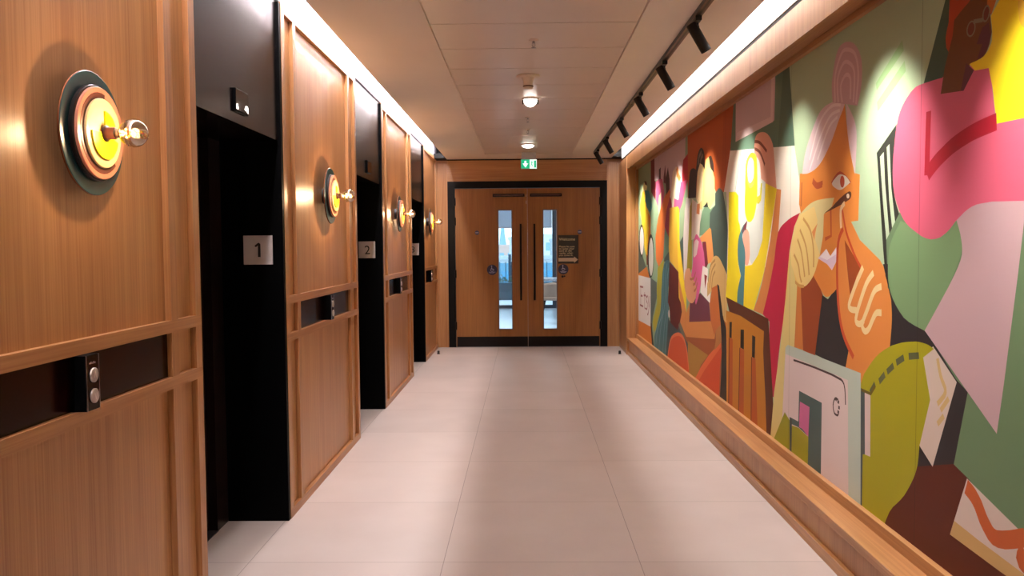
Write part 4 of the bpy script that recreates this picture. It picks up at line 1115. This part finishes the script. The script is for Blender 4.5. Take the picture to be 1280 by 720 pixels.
c25f2f 2261,429 2246,407 2219,449 2211,435
c25f2f 2246,407 2233,402 2219,450 2219,449
c25f2f 2233,402 2225,400 2213,448 2219,450
c25f2f 2225,400 2220,399 2208,447 2213,448
d2c2b8 2810,907 2743,953 2590,859 2732,555 2825,603 2756,773
cdb078 2721,914 2717,904 2700,910 2704,920
cdb078 2717,904 2712,890 2695,896 2700,910
cdb078 2712,890 2705,874 2689,881 2695,896
cdb078 2705,874 2697,858 2682,868 2689,881
cdb078 2697,858 2687,845 2674,857 2682,868
cdb078 2687,845 2676,833 2662,845 2674,857
cdb078 2676,833 2668,824 2652,832 2662,845
cdb078 2668,824 2666,819 2649,815 2652,832
cdb078 2666,819 2672,809 2658,798 2649,815
cdb078 2672,809 2686,797 2675,783 2658,798
cdb078 2686,797 2702,784 2691,770 2675,783
cdb078 2702,784 2713,776 2702,761 2691,770
cdb078 2680,745 2631,793 2643,806 2692,758
cdb078 2699,696 2659,731 2671,745 2711,710
a9a519 3326,731 3296,775 3277,791 3250,813 3218,838 3186,859 3154,877 3120,892 3085,906 3049,919 3010,929 2969,939 2929,946 2893,951 2862,955 2835,956 2811,956 2790,955 2772,953 2757,950 2746,947 2737,945 2810,907 2756,773 2825,603 2828,586 2831,561 2837,533 2848,506 2865,479 2886,451 2910,423 2935,396 2962,373 2991,351 3021,329 3049,302 3076,264 3103,219 3126,178 3143,149 3310,157
5b6040 3225,704 3182,745 3198,763 3241,721
5b6040 3147,759 3099,794 3113,814 3161,779
5b6040 3080,806 3027,837 3040,858 3092,826
5b6040 3006,850 2947,877 2957,899 3016,872
5b6040 2913,885 2837,898 2841,921 2917,909
4d5a5c 3342,716 3310,715 3278,708 3274,460 3297,454 3298,161 3333,150
d8c4c2 3286,709 3231,710 3225,463 3276,459
6b5a14 3318,704 3227,703 3231,714 3317,716
6b5a14 3227,703 3185,740 3194,749 3231,714
bccbc0 4288,763 4249,780 3327,775 3310,157 3621,110 4366,95
ddcccb 4287,728 3458,726 3433,134 3823,123 4366,116
9a9a18 4583,106 4511,207 4292,425 4200,395 4194,98
49605c 4070,575 3758,574 3761,141 3954,124 3937,381 4077,393 4213,384 4213,416 4077,421
a09d18 4174,380 4077,391 3932,379 3937,109 4194,119
cc6a9a 4056,524 3919,523 3932,379 4018,398 4065,396
3f4a48 4213,416 4175,416 4176,185 4209,185
45302f 4159,709 4099,711 4100,721 4159,719
45302f 4099,711 4014,713 4014,723 4100,721
45302f 4014,713 3921,715 3921,725 4014,723
45302f 3921,715 3838,716 3838,726 3921,725
45302f 3838,716 3768,716 3768,726 3838,726
45302f 3768,716 3701,716 3700,726 3768,726
45302f 3701,716 3640,716 3640,726 3700,726
45302f 3640,716 3591,714 3591,724 3640,726
45302f 3591,714 3556,712 3556,722 3591,724
45302f 3556,712 3532,711 3531,721 3556,722
45302f 3532,711 3517,707 3513,716 3531,721
45302f 3517,707 3504,699 3497,706 3513,716
45302f 3504,699 3495,683 3485,686 3497,706
45302f 3495,683 3490,659 3480,660 3485,686
45302f 3490,659 3487,634 3477,635 3480,660
45302f 3487,634 3485,617 3475,619 3477,635
45302f 3560,628 3567,629 3568,619 3561,618
45302f 3567,629 3577,631 3578,621 3568,619
45302f 3577,631 3589,631 3588,621 3578,621
45302f 3589,631 3600,628 3595,619 3588,621
45302f 3600,628 3609,621 3602,614 3595,619
45302f 3609,621 3616,612 3608,607 3602,614
45302f 3616,612 3622,602 3613,598 3608,607
45302f 3622,602 3625,592 3615,591 3613,598
45302f 3625,592 3624,582 3615,584 3615,591
45302f 3624,582 3621,571 3612,576 3615,584
45302f 3621,571 3615,562 3607,568 3612,576
45302f 3615,562 3608,555 3602,563 3607,568
45302f 3608,555 3598,551 3596,561 3602,563
45302f 3598,551 3586,550 3586,560 3596,561
45302f 3586,550 3575,550 3576,560 3586,560
45302f 3575,550 3567,551 3569,561 3576,560
45302f 3567,551 3561,554 3566,562 3569,561
45302f 3561,554 3557,558 3565,563 3566,562
45302f 3557,558 3555,561 3564,565 3565,563
45302f 3555,561 3554,563 3563,567 3564,565
45302f 3599,617 3580,613 3578,627 3596,630
45302f 3570,608 3551,608 3551,622 3570,622
45302f 3560,585 3542,586 3542,600 3560,599
45302f 3570,567 3551,563 3549,577 3567,580'''
make_mural()

# ------------------------------------------------------------------ end wall and double doors
wb=empty('wall_back',(0,YD+.01,0)); tag(wb,'oak clad end wall around the double doors','wall',kind='structure')
MB().box(-.985,1.055,0,.10,2.13,2.398).build('header_panel',W_X,wb)
MB().box(-1.3,-.985,0,.10,0,2.36).build('left_panel',W_Z,wb); MB().box(1.055,1.36,0,.10,0,2.36).build('right_panel',W_Z,wb)
st=MB(); 
for x0,x1 in ((-1.125,-1.105),(-1.01,-.985),(1.055,1.075),(1.185,1.21)): st.box(x0,x1,-.012,0,0,2.36)
st.build('pilaster_edge',W_Z,wb)
MB().box(-1.3,-.985,-.012,.10,2.36,2.398).build('top_rail',W_X,wb); MB().box(1.055,1.36,-.012,.10,2.36,2.398).build('top_rail',W_X,wb)
MB().box(-1.6,1.6,.05,.12,2.398,2.66).build('gap_backing',DARKGAP,wb)
MB().box(-1.6,-.985,.10,.12,0,2.4).build('masonry',WHITEWALL,wb)

d1=empty('door_1',(.036,YD,0)); tag(d1,'oak double fire doors with narrow glazed slots in a black frame','door',kind='structure')
ox=.036
fr=MB(); fr.box(-.985-ox,-.893-ox,-.012,.10,0,2.13); fr.box(.963-ox,1.055-ox,-.012,.10,0,2.13); fr.box(-.893-ox,.963-ox,-.012,.10,2.042,2.13)
fr.build('frame',plain('black_door_frame','070404',.45,spec=.15),d1)
BEAD=plain('grey_glazing_bead','6f5a50',.35,metal=.4)
BRN=plain('dark_bronze_metal','100706',.4,spec=.2)
def leaf(sx):
    # local x measured from the meeting line towards the hinge, mirrored by sx
    def bx(m,a,b,y0,y1,z0,z1): m.box(sx*a,sx*b,y0,y1,z0,z1); return m
    g0,g1=(.205,.370); zb,zt=.235,1.757; w=.926
    m=MB()
    bx(m,.002,g0,0,.045,.006,2.038); bx(m,g1,w,0,.045,.006,2.038); bx(m,g0,g1,0,.045,.006,zb); bx(m,g0,g1,0,.045,zt,2.038)
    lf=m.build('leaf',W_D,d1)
    bd=MB(); t=.012
    for y0,y1 in ((-.006,.0),(.045,.051)):
        bx(bd,g0-t,g0,y0,y1,zb-t,zt+t); bx(bd,g1,g1+t,y0,y1,zb-t,zt+t); bx(bd,g0,g1,y0,y1,zb-t,zb); bx(bd,g0,g1,y0,y1,zt,zt+t)
    bd.build('glazing_bead',BEAD,lf)
    bx(MB(),g0,g1,.019,.025,zb,zt).build('vision_glass',GLASS,lf)
    h=MB(); h.tube([(sx*.0875,-.05,.606),(sx*.0875,-.05,1.582)],.013,14)
    for z in (.70,1.49): h.tube([(sx*.0875,-.05,z),(sx*.0875,0,z)],.008,10)
    h.build('pull_handle',BRN,lf)
    bx(MB(),.004,.915,-.003,0,.006,.136).build('kick_plate',BRN,lf)
    c=bx(MB(),.035,.44,-.035,0,1.930,1.968).build('door_closer',BRN,lf,bevel=.004)
    bx(MB(),.05,.425,-.037,-.035,1.944,1.953).build('closer_highlight',plain('pinkish_highlight','6d4a44',.35,metal=.5),c)  # pinkish strip painting the highlight along the closer
    for z in (.28,.95,1.62,1.87): MB().tube([(sx*(w+.001),-.013,z-.05),(sx*(w+.001),-.013,z+.05)],.011,10).build('hinge',BRN,lf)
    return lf
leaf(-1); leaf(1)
cl=MB(); cl.box(-.018,-.012,-.006,0,1.84,1.88); cl.box(-.018,-.012,-.006,0,1.93,1.955); cl.build('flush_bolt',STEEL,d1)
MB().box(-.0017,.0017,.002,.044,.006,2.03).build('meeting_seal',plain('grey_brush_seal','9c8b80',.6),d1)
MB().box(-.93,.927,-.01,.10,.0,.004).build('threshold',SILL,d1)

def flat_text(txt,size,x,z,y,mat,name,parent,align='LEFT',line=1.0):
    vs,fs=text_mesh(txt,size,align,line)
    m=MB(); m.add([(v.x+x,y,v.y+z) for v in vs],fs); return m.build(name,mat,parent)
YF=YD-.0
# welcome sign
ws=empty('welcome_sign',(.426,YF,1.07)); tag(ws,'dark sign reading Welcome with a pale arrow pointing right on the right door leaf','sign')
MB().box(0,.26,-.004,0,0,.365).build('board',plain('dark_brown_board','231a0c',.5),ws)
CREAMINK=plain('cream_lettering','d8c29a',.5)
flat_text('Welcome',.052,.013,.296,-.0045,CREAMINK,'heading',ws)
flat_text('Please be sure\nto swipe your\ncard on the\nreader when\nyou come in.',.0345,.013,.208,-.0045,CREAMINK,'body_text',ws,line=.80)
MB().prism([(.005,.028),(.205,.028),(.205,.010),(.255,.051),(.205,.092),(.205,.074),(.005,.074)],'y',-.005,-.0042).build('arrow',plain('pale_tan_arrow','bfa88c',.5),ws)
# round door discs
def ring(r0,r1,y0,y1,n=40): return MB().lathe([(r0,y0),(r1,y0),(r1,y1),(r0,y1),(r0,y0)],'y',(0,0,0),n,False)
def access_disc(x,label):
    s=empty('access_badge',(x,YF,.998)); tag(s,label,'badge','blue wheelchair discs on the doors')
    MB().lathe([(0,-.004),(.066,-.004),(.066,0),(0,0)],'y',(0,0,0),48,False).build('plate',NAVY,s)
    m=MB()
    m.lathe([(.0,-.0046),(.008,-.0046),(.008,-.004)],'y',(-.006,0,.047),16,False)
    m.prism([(-.010,.036),(-.002,.036),(.000,.014),(.018,.012),(.026,-.006),(.020,-.009),(.013,.004),(-.008,.005)],'y',-.0046,-.004)
    n=24; out=[];inn=[]
    for i in range(n+1):
        t=math.radians(110+220*i/n); out.append((-.002+.021*math.cos(t),-.001+.021*math.sin(t))); inn.append((-.002+.0155*math.cos(t),-.001+.0155*math.sin(t)))
    m.prism(out+inn[::-1],'y',-.0046,-.004)
    m.build('wheelchair_symbol',PALEINK,s)
    tl=MB()
    for z,wd in ((-.030,.084),(-.041,.06)):
        k=-wd/2
        while k<wd/2-.004:
            l=random.uniform(.006,.012); tl.box(k,min(k+l,wd/2),-.0045,-.004,z-.0032,z+.0032); k+=l+.003
    tl.build('small_print',PALEINK,s)
    return s
access_disc(-.422,'dark blue wheelchair disc on the left door leaf')
access_disc(.492,'dark blue wheelchair disc under the sign on the right door leaf')
def fire_disc(x,label):
    s=empty('fire_door_disc',(x,YF,1.475)); tag(s,label,'badge','small blue discs on the doors')
    MB().lathe([(0,-.003),(.028,-.003),(.028,0),(0,0)],'y',(0,0,0),32,False).build('plate',plain('slate_blue_vinyl','3d4466',.4),s)
    MB().box(-.02,.02,-.0035,-.003,-.005,.005).build('white_bar',PALEINK,s)
fire_disc(-.612,'small blue round disc high on the left door leaf')
fire_disc(.704,'small blue round disc above the sign on the right door leaf')
kb=empty('key_switch',(.492,YF,.905)); tag(kb,'tiny dark round lock plate below the right blue disc','lock')
MB().lathe([(0,-.006),(.014,-.006),(.016,0),(0,0)],'y',(-.01,0,0),24,False).build('lock_rose',BRN,kb)
MB().lathe([(0,-.006),(.010,-.006),(.011,0),(0,0)],'y',(.016,0,0.004),20,False).build('lock_rose',BRN,kb)

# exit sign
GREEN=lamp_mat('exit_green','17b07e',.75); EXW=lamp_mat('exit_white','e6fff6',1.0); GREY=plain('sign_grey_plastic','b9b3b8',.4)
es=empty('exit_sign',(.055,9.92,2.41)); tag(es,'green and white lit emergency exit sign with a down arrow over the doors','exit sign')
MB().box(-.095,.095,-.012,.012,-.198,-.088).build('panel',GREY,es)
MB().box(-.085,.085,-.03,.03,-.088,0).build('housing',GREY,es,bevel=.004)
MB().box(-.092,.010,-.0128,-.0121,-.195,-.09).build('green_field',GREEN,es)
MB().box(.0105,.092,-.0128,-.0121,-.195,-.09).build('white_field',EXW,es)
MB().prism([(-.052,-.105),(-.030,-.105),(-.030,-.135),(-.008,-.135),(-.041,-.182),(-.074,-.135),(-.052,-.135)],'y',-.0135,-.0129).build('arrow',EXW,es)
rm=MB(); rm.box(.060,.086,-.0135,-.0129,-.186,-.100)
rm.lathe([(0,-.0135),(.007,-.0135),(.007,-.0129)],'y',(.036,0,-.109),14,False)
rm.prism([(.030,-.118),(.042,-.118),(.052,-.130),(.049,-.134),(.041,-.127),(.040,-.146),(.050,-.160),(.047,-.184),(.041,-.184),(.042,-.163),(.033,-.152),(.027,-.168),(.014,-.172),(.014,-.166),(.023,-.162),(.029,-.144),(.030,-.127),(.022,-.136),(.018,-.133)],'y',-.0135,-.0129)
rm.build('running_figure',GREEN,es)

# door stops on the floor
for x,y,lab in ((-1.055,10.02,'small dark floor door stop by the left oak pier'),(1.128,9.93,'small dark floor door stop by the mural plinth')):
    t=empty('door_stop',(x,y,0)); tag(t,lab,'door stop','floor door stops')
    MB().lathe([(0,0),(.019,0),(.019,.006),(0,.006)],'z',n=24,smooth=False).build('base',BRN,t)
    MB().lathe([(.013,.006),(.015,.012),(.015,.034),(.011,.040),(0,.040)],'z',n=24).build('buffer',INK,t)

# ------------------------------------------------------------------ ceiling fittings
def downlight(x,y,r,drop,label,w):
    s=empty('downlight',(x,y,ZC+.012)); tag(s,label,'ceiling light','round downlights in the metal ceiling strip')
    MB().lathe([(r+.012,0),(r+.014,-.006),(r+.002,-.012),(r,-.010)],'z',n=48).build('bezel',PLASTIC,s)
    pr=[(r,-.008)]+[(r*math.cos(t),-.010-drop*math.sin(t)) for t in [PI/2*i/8 for i in range(9)]]
    MB().lathe(pr,'z',n=48).build('diffuser',lamp_mat('diffuser_white','fff4ea',6.),s)
    if r<.06:
        for k in range(2):
            MB().tube([((r+.004)*(1 if k else -1),0,-.012),((r+.004)*(1 if k else -1),0,-.045)],.005,8).build('clip',BRN,s)
    lamp(x,y,w)
    return s
def lamp(x,y,w,z=None):
    l=bpy.data.lights.new('downlight_beam','SPOT'); l.energy=w; l.spot_size=math.radians(104); l.spot_blend=.9; l.color=(1.,.93,.88); l.shadow_soft_size=.06
    o=bpy.data.objects.new('downlight_beam',l); C.objects.link(o); o.location=(x,y,(z or ZC)-.075)
for i,(x,y,r,dr,lab) in enumerate(((.05,6.42,.052,.055,'bright round downlight in the middle of the ceiling strip'),(.043,9.28,.068,.03,'bright round downlight just before the exit sign'))):
    downlight(x,y,r,dr,lab,DOWN_W)
for y,lab in ((3.62,'round downlight above the nearest lift opening'),):
    downlight(.05,y,.052,.03,lab,DOWN_W)

sd=empty('smoke_detector',(.03,5.58,ZC+.012)); tag(sd,'cream smoke detector with wide base plate in front of the middle downlight','smoke detector')
MB().lathe([(0,0),(.078,0),(.080,-.006),(.070,-.012),(0,-.012)],'z',n=40).build('base_plate',PLASTIC,sd)
MB().lathe([(.046,-.012),(.036,-.03),(.030,-.055),(.034,-.07),(.030,-.085),(0,-.088)],'z',n=32).build('sensor_body',PLASTIC,sd)
MB().lathe([(.0335,-.066),(.0355,-.070),(.0335,-.074)],'z',n=32).build('vent_ring',GROOVE,sd)
for x,y,lab in ((.056,4.62,'small ceiling sprinkler head nearest the camera'),(.035,7.35,'small ceiling sprinkler head behind the middle downlight'),(.036,8.1,'small ceiling sprinkler head before the far downlight')):
    s=empty('ceiling_sprinkler',(x,y,ZC+.012)); tag(s,lab,'sprinkler','ceiling sprinkler heads')
    MB().lathe([(0,0),(.026,0),(.027,-.004),(.012,-.008),(0,-.008)],'z',n=28).build('escutcheon',PLASTIC,s)
    t=MB(); t.tube([(0,0,-.008),(0,0,-.018)],.007,12); t.tube([(-.007,0,-.016),(-.009,0,-.03),(0,0,-.042)],.0018,6); t.tube([(.007,0,-.016),(.009,0,-.03),(0,0,-.042)],.0018,6); t.build('yoke',STEEL,s)
    MB().lathe([(0,-.042),(.013,-.043),(.013,-.045),(0,-.045)],'z',n=20).build('deflector',STEEL,s)

# track and spots
tk=empty('light_track',(.838,0,ZC)); tag(tk,'long black ceiling track carrying the mural spotlights','lighting track')
MB().box(-.017,.017,.2,9.95,-.022,0).build('rail',TRACK,tk)
l=MB(); l.box(-.017,-.007,.2,9.95,-.0235,-.022); l.box(.007,.017,.2,9.95,-.0235,-.022); l.build('lip',TRACKLIP,tk)
for y in (3.3,6.6): MB().box(-.019,.019,y-.06,y+.06,-.025,0).build('joiner',TRACK,tk)
def make_spot():
    s=empty('track_spotlight',(.838,0,ZC-.0235))
    MB().box(-.015,.015,-.06,.06,-.022,0).build('adapter',TRACK,s,bevel=.003)
    a=MB(); a.tube([(0,0,-.022),(0,0,-.045)],.012,12); a.box(-.012,.012,-.01,.01,-.055,-.035); a.build('arm',TRACK,s)
    d=Vector((.50,0,-.866)); p0=Vector((-.030,0,-.012)); p1=p0+d*.15
    p0=Vector((-.026,0,-.026)); p1=p0+d*.15
    n=[p0+d*t for t in (0,.004,.146,.15)]
    hm=MB().tube(n,[.024,.026,.026,.026],24,caps=False); hm.tube([p0-d*.0005,p0],[.024,.024],24)
    hm.tube([p1,p1-d*.045],[.0235,.020],24,caps=False); hm.tube([p1,p1+d*.0001],[.026,.0235],24,caps=False)
    hd=hm.build('lamp_head',TRACK,s)
    MB().tube([p1-d*.046,p1-d*.045],.0205,24).build('lens',lamp_mat('spot_lens','fff0d8',3.),hd)
    return s,p1,d
sp,p1,dd=make_spot()
spots=[(4.10,'track spotlight nearest the camera over the mural'),(5.06,'second track spotlight from the camera end'),(6.08,'third track spotlight from the camera end'),(7.24,'fourth track spotlight from the camera end'),(8.48,'second track spotlight from the double doors'),(9.56,'track spotlight nearest the double doors'),
  (3.1,'track spotlight just outside the view over the pink sweater'),(2.12,'track spotlight over the yellow hair of the mural'),(1.1,'track spotlight beside the camera')]
for i,(y,lab) in enumerate(spots):
    o=sp if i==0 else copy_tree(sp)
    o.location=(.838,y,ZC-.0235); tag(o,lab,'spotlight','spotlights on the ceiling track')
    l=bpy.data.lights.new('spot_beam','SPOT'); l.energy=SPOT_W; l.spot_size=math.radians(67); l.spot_blend=1.; l.color=(1.,.93,.82); l.shadow_soft_size=.03
    b=bpy.data.objects.new('spot_beam',l); C.objects.link(b); b.parent=o
    b.location=p1+dd*.006
    b.rotation_euler=dd.to_track_quat('-Z','Y').to_euler()

# LED strips inside the coves
def strip(x,z,rx,w,name,col):
    l=bpy.data.lights.new(name,'AREA'); l.shape='RECTANGLE'; l.size=.03; l.size_y=12.4; l.energy=w; l.color=col
    o=bpy.data.objects.new(name,l); C.objects.link(o); o.location=(x,4.2,z)
    d=Vector(rx).normalized()
    ay=Vector((0,1,0)); az=-d; ax=ay.cross(az)                      # lamp's long side runs along the corridor
    o.rotation_euler=Matrix((ax,ay,az)).transposed().to_euler(); return o
strip(-1.045,ZC+.225,(-.25,0,-1),COVE_L,'cove_led',(1.,.95,.98))
strip(1.145,ZC+.225,(.2,0,-1),COVE_R,'cove_led',(1.,.96,.96))

# wall behind the camera
tag(MB().box(-1.6,1.6,YB-.1,YB,0,2.66).build('wall_front',WHITEWALL),'pale wall behind the camera closing the corridor','wall',kind='structure')

# ------------------------------------------------------------------ room and terrace beyond the doors
YW=17.4
f2=MB().box(-3.2,3.6,YD+.12,YW,-.12,-.001).build('floor',FLOOR2); tag(f2,'pale blue grey floor of the room beyond the doors','floor',kind='structure')
c2=MB().box(-3.2,3.6,YD+.12,YW+.1,2.6,2.7).build('ceiling',WHITEWALL); tag(c2,'white ceiling of the room beyond the doors','ceiling',kind='structure')
for x0,x1,lab in ((-3.3,-3.2,'left white wall of the room beyond the doors'),(3.6,3.7,'right white wall of the room beyond the doors')):
    tag(MB().box(x0,x1,YD+.12,YW+.1,0,2.66).build('wall_side',WHITEWALL),lab,'wall',kind='structure')
m=MB(); m.box(-3.2,-1.6,YD+.12,YD+.2,0,2.66); m.box(1.6,3.6,YD+.12,YD+.2,0,2.66); m.box(-1.6,1.6,YD+.13,YD+.2,2.14,2.66); m.box(-1.6,-1.,YD+.13,YD+.2,0,2.14); m.box(1.06,1.6,YD+.13,YD+.2,0,2.14)
tag(m.build('wall_front',WHITEWALL),'white wall on the far side of the double doors','wall',kind='structure')
NAVYF=plain('dark_blue_grey_frame','1c2a3a',.4)
w1=empty('window_1',(0,YW,0)); tag(w1,'full height dark framed window of the room beyond the doors','window',kind='structure')
m=MB(); m.box(-3.2,3.6,0,.08,0,.07); m.box(-3.2,3.6,0,.08,2.5,2.6)
for x in (-3.2,-1.4,.575,2.2,3.52): m.box(x,x+.11,0,.08,.07,2.5)
m.build('frame',NAVYF,w1)
MB().box(-3.2,3.6,.035,.043,.07,2.5).build('glass',GLASS,w1)
blind_mat=plain('blind_fabric','d5dae2',.8)
_nt=blind_mat.node_tree; _t=_nt.nodes.new('ShaderNodeBsdfTranslucent'); _t.inputs[0].default_value=(.75,.80,.88,1); _m=_nt.nodes.new('ShaderNodeMixShader'); _m.inputs[0].default_value=.6
_nt.links.new(_nt.nodes['Principled BSDF'].outputs[0],_m.inputs[1]); _nt.links.new(_t.outputs[0],_m.inputs[2]); _nt.links.new(_m.outputs[0],_nt.nodes['Material Output'].inputs['Surface'])
for x0,x1,lab in ((-1.28,.565,'pale roller blind half down behind the left door slot'),(.70,2.19,'pale roller blind half down behind the right door slot')):
    b=empty('roller_blind',(x0,YW-.05,1.70)); tag(b,lab,'blind','roller blinds at the far window')
    MB().box(0,x1-x0,0,.004,0,.78).build('fabric',blind_mat,b)
    MB().tube([(0,.002,.80),(x1-x0,.002,.80)],.025,12).build('roller',GREY,b); MB().box(0,x1-x0,-.006,.01,-.02,0).build('hem_bar',GREY,b)
# chair and table glimpsed through the right slot
tb=empty('side_table',(.78,14.9,0)); tag(tb,'grey topped table glimpsed through the right door slot','table')
MB().box(-.55,.55,-.35,.35,.68,.73).build('table_top',plain('speckled_stone','8f97a0',.4,var=.35,scale=45),tb,bevel=.004)
for sx in (-1,1):
    for sy in (-1,1): MB().tube([(sx*.48,sy*.28,.68),(sx*.5,sy*.3,0)],[.022,.016],12).build('leg',BRN,tb)
ch=empty('dining_chair',(.46,13.9,0)); tag(ch,'beige shell chair on dark tapered legs behind the right door slot','chair')
TAN=plain('beige_fabric','a58b78',.8)
sh=MB(); n=14
vs=[];fs=[]
for j in range(7):
    for i in range(n+1):
        t=-PI*.6+PI*1.2*i/n; z=.44+.26*j/6*(1-.25*abs(t)/(PI*.6)); r=.23+.03*j/6
        vs.append((r*math.sin(t),-r*.95*math.cos(t)-.0,z))
for j in range(6):
    for i in range(n): fs.append((j*(n+1)+i,j*(n+1)+i+1,(j+1)*(n+1)+i+1,(j+1)*(n+1)+i))
sh.add(vs,fs,True); o=sh.build('backrest',TAN,ch,recalc=False); so=o.modifiers.new('solid','SOLIDIFY'); so.thickness=.03
MB().lathe([(0,.40),(.21,.40),(.235,.42),(.235,.45),(.21,.47),(0,.475)],'z',n=36).build('seat',TAN,ch)
for sx in (-1,1):
    for sy in (-1,1): MB().tube([(sx*.13,sy*.13,.41),(sx*.21,sy*.20,0)],[.019,.011],12).build('leg',BRN,ch)
for px in (-1.2,1.6):  # unseen fill lamps, added to brighten the chair, table and floor
    l=bpy.data.lights.new('room_fill','AREA'); l.shape='SQUARE'; l.size=.6; l.energy=ROOM_W; l.color=(.86,.93,1.)
    o=bpy.data.objects.new('room_fill',l); C.objects.link(o); o.location=(px,13.6,2.58)
# terrace
tr=MB().box(-8,8,YW+.1,24,-.12,-.02).build('path',plain('pale_terrace_paving','c9d3da',.7)); tag(tr,'pale paved terrace outside the window','terrace',kind='structure')
RAIL=plain('blue_grey_rail','33566b',.4)
rl=empty('balustrade',(0,21.2,-.02)); tag(rl,'blue grey terrace balustrade with slim uprights','railing')
MB().box(-6,6,-.03,.03,.93,1.0).build('handrail',plain('pale_handrail','cfe0ea',.4),rl); MB().box(-6,6,-.02,.02,.08,.12).build('bottom_rail',RAIL,rl)
for i in range(28):
    x=-2.0+i*.15
    MB().box(x,x+.018,-.012,.012,.12,.93).build('baluster',RAIL,rl)
for x in (-.42,2.0,-2.6): MB().box(x,x+.07,-.035,.035,0,1.12).build('post',RAIL,rl)
MB().box(-6,6,.03,.04,.12,.90).build('glass_screen',glass_mat('blue_tint_glass',(.55,.80,.92)),rl)
pl=empty('planter',(0,20.7,-.02)); tag(pl,'long dark trough planter along the balustrade','planter')
MB().box(-5,5,-.22,.22,0,.42).build('trough',plain('dark_slate_trough','2a4552',.6),pl)
rnd=random.Random(7); hm=MB()
for i in range(1500):
    x=rnd.uniform(-3,3); y=rnd.uniform(-.18,.18); z=.425+abs(rnd.gauss(0,.06)); a=rnd.uniform(0,PI); l=rnd.uniform(.03,.06)
    hm.add([(x,y,z),(x+l*math.cos(a),y+l*math.sin(a),z+l*.6),(x+l*math.cos(a)*.3,y+l*.5,z+l)],[(0,1,2)])
hp=hm.build('shrubbery',plain('dark_leaf_green','3d5c4f',.7),None,(0,20.7,-.02),recalc=False); tag(hp,'low green shrubs growing in the trough planter','plants',kind='stuff')
# skyline
tw=empty('skyscraper',(-47.,1800,-130)); tag(tw,'tall tapering glass tower on the skyline behind the left slot','building')
TG=plain('hazy_blue_glass','7fb0cc',.5)
MB().prism([(-24,0),(24,0),(8,130),(3.5,160),(2.2,182),(.4,176),(-1.6,186),(-8,135)],'y',-18,18).build('shaft',TG,tw)
fl=MB()
for k in range(12): fl.box(-23+k*1.35,23-k*1.35,-18.4,-18.05,6+k*11,8+k*11)
fl.build('floor_band',plain('pale_floor_band','a9cadb',.5),tw)
for x,y,w,h,col,lab in ((-4.2,200,4.6,41.3,'c9b4ae','pinkish low block on the skyline in the left slot'),(-1.2,150,3.,42.5,'b8c8d4','pale grey block on the skyline between the two slots'),(5.2,190,2.2,43.6,'c3d2dc','slim pale blue block on the skyline in the right slot'),(5.6,150,1.8,42.2,'a9bac6','low grey block on the skyline in the right slot'),(0.,110,26,39.6,'9fb4c2','long low grey roofline in front of the skyline')):
    b=empty('office_block',(x,y,-40)); tag(b,lab,'building','city blocks beyond the terrace')
    MB().box(-w/2,w/2,-5,5,0,h).build('walls',plain('facade_'+col,col,.7),b)
    wn=MB()
    for k in range(3):
        z=h-3.2-k*3.2; x0=-w/2+.6
        while x0<w/2-1.6: wn.box(x0,x0+1.,-5.06,-5.0,z,z+1.8); x0+=1.9
    wn.build('windows',TG,b)
    MB().box(-w/2-.2,w/2+.2,-5.2,5.2,h,h+.5).build('parapet',plain('parapet_'+col,col,.7),b)

# ------------------------------------------------------------------ world, camera, colour
w=bpy.data.worlds.new('overcast_sky'); sc.world=w; w.use_nodes=True
bg=w.node_tree.nodes['Background']
tcw=w.node_tree.nodes.new('ShaderNodeTexCoord'); sx=w.node_tree.nodes.new('ShaderNodeSeparateXYZ'); rp=w.node_tree.nodes.new('ShaderNodeValToRGB')
w.node_tree.links.new(tcw.outputs['Generated'],sx.inputs[0]); w.node_tree.links.new(sx.outputs['Z'],rp.inputs['Fac'])
rp.color_ramp.elements[0].color=(.80,.93,1.,1); rp.color_ramp.elements[1].color=(.62,.80,1.,1)
w.node_tree.links.new(rp.outputs['Color'],bg.inputs['Color']); bg.inputs['Strength'].default_value=WORLD

F=1040.; VP=(656.,308.5); ROLL=math.radians(.40)
d=Vector(((VP[0]-640)/F,(VP[1]-360)/F,1.)).normalized()
u=Vector((-math.sin(ROLL),-math.cos(ROLL),0)); u=(u-d*u.dot(d)).normalized()
x=u.cross(d)
if x.x<0: x=-x
Rm=Matrix((x,d,u))                       # camera (x right, y down, z forward) -> world
cam=bpy.data.cameras.new('camera'); cam.sensor_width=36; cam.lens=36*F/1280; cam.clip_start=.05; cam.clip_end=5000
co=bpy.data.objects.new('camera',cam); C.objects.link(co)
co.matrix_world=Matrix.Translation((0,0,1.29)) @ (Rm @ Matrix(((1,0,0),(0,-1,0),(0,0,-1)))).to_4x4()
sc.camera=co
vs=sc.view_settings; vs.view_transform='Standard'; vs.look='None'; vs.gamma=1; vs.use_curve_mapping=False; vs.exposure=EXPO
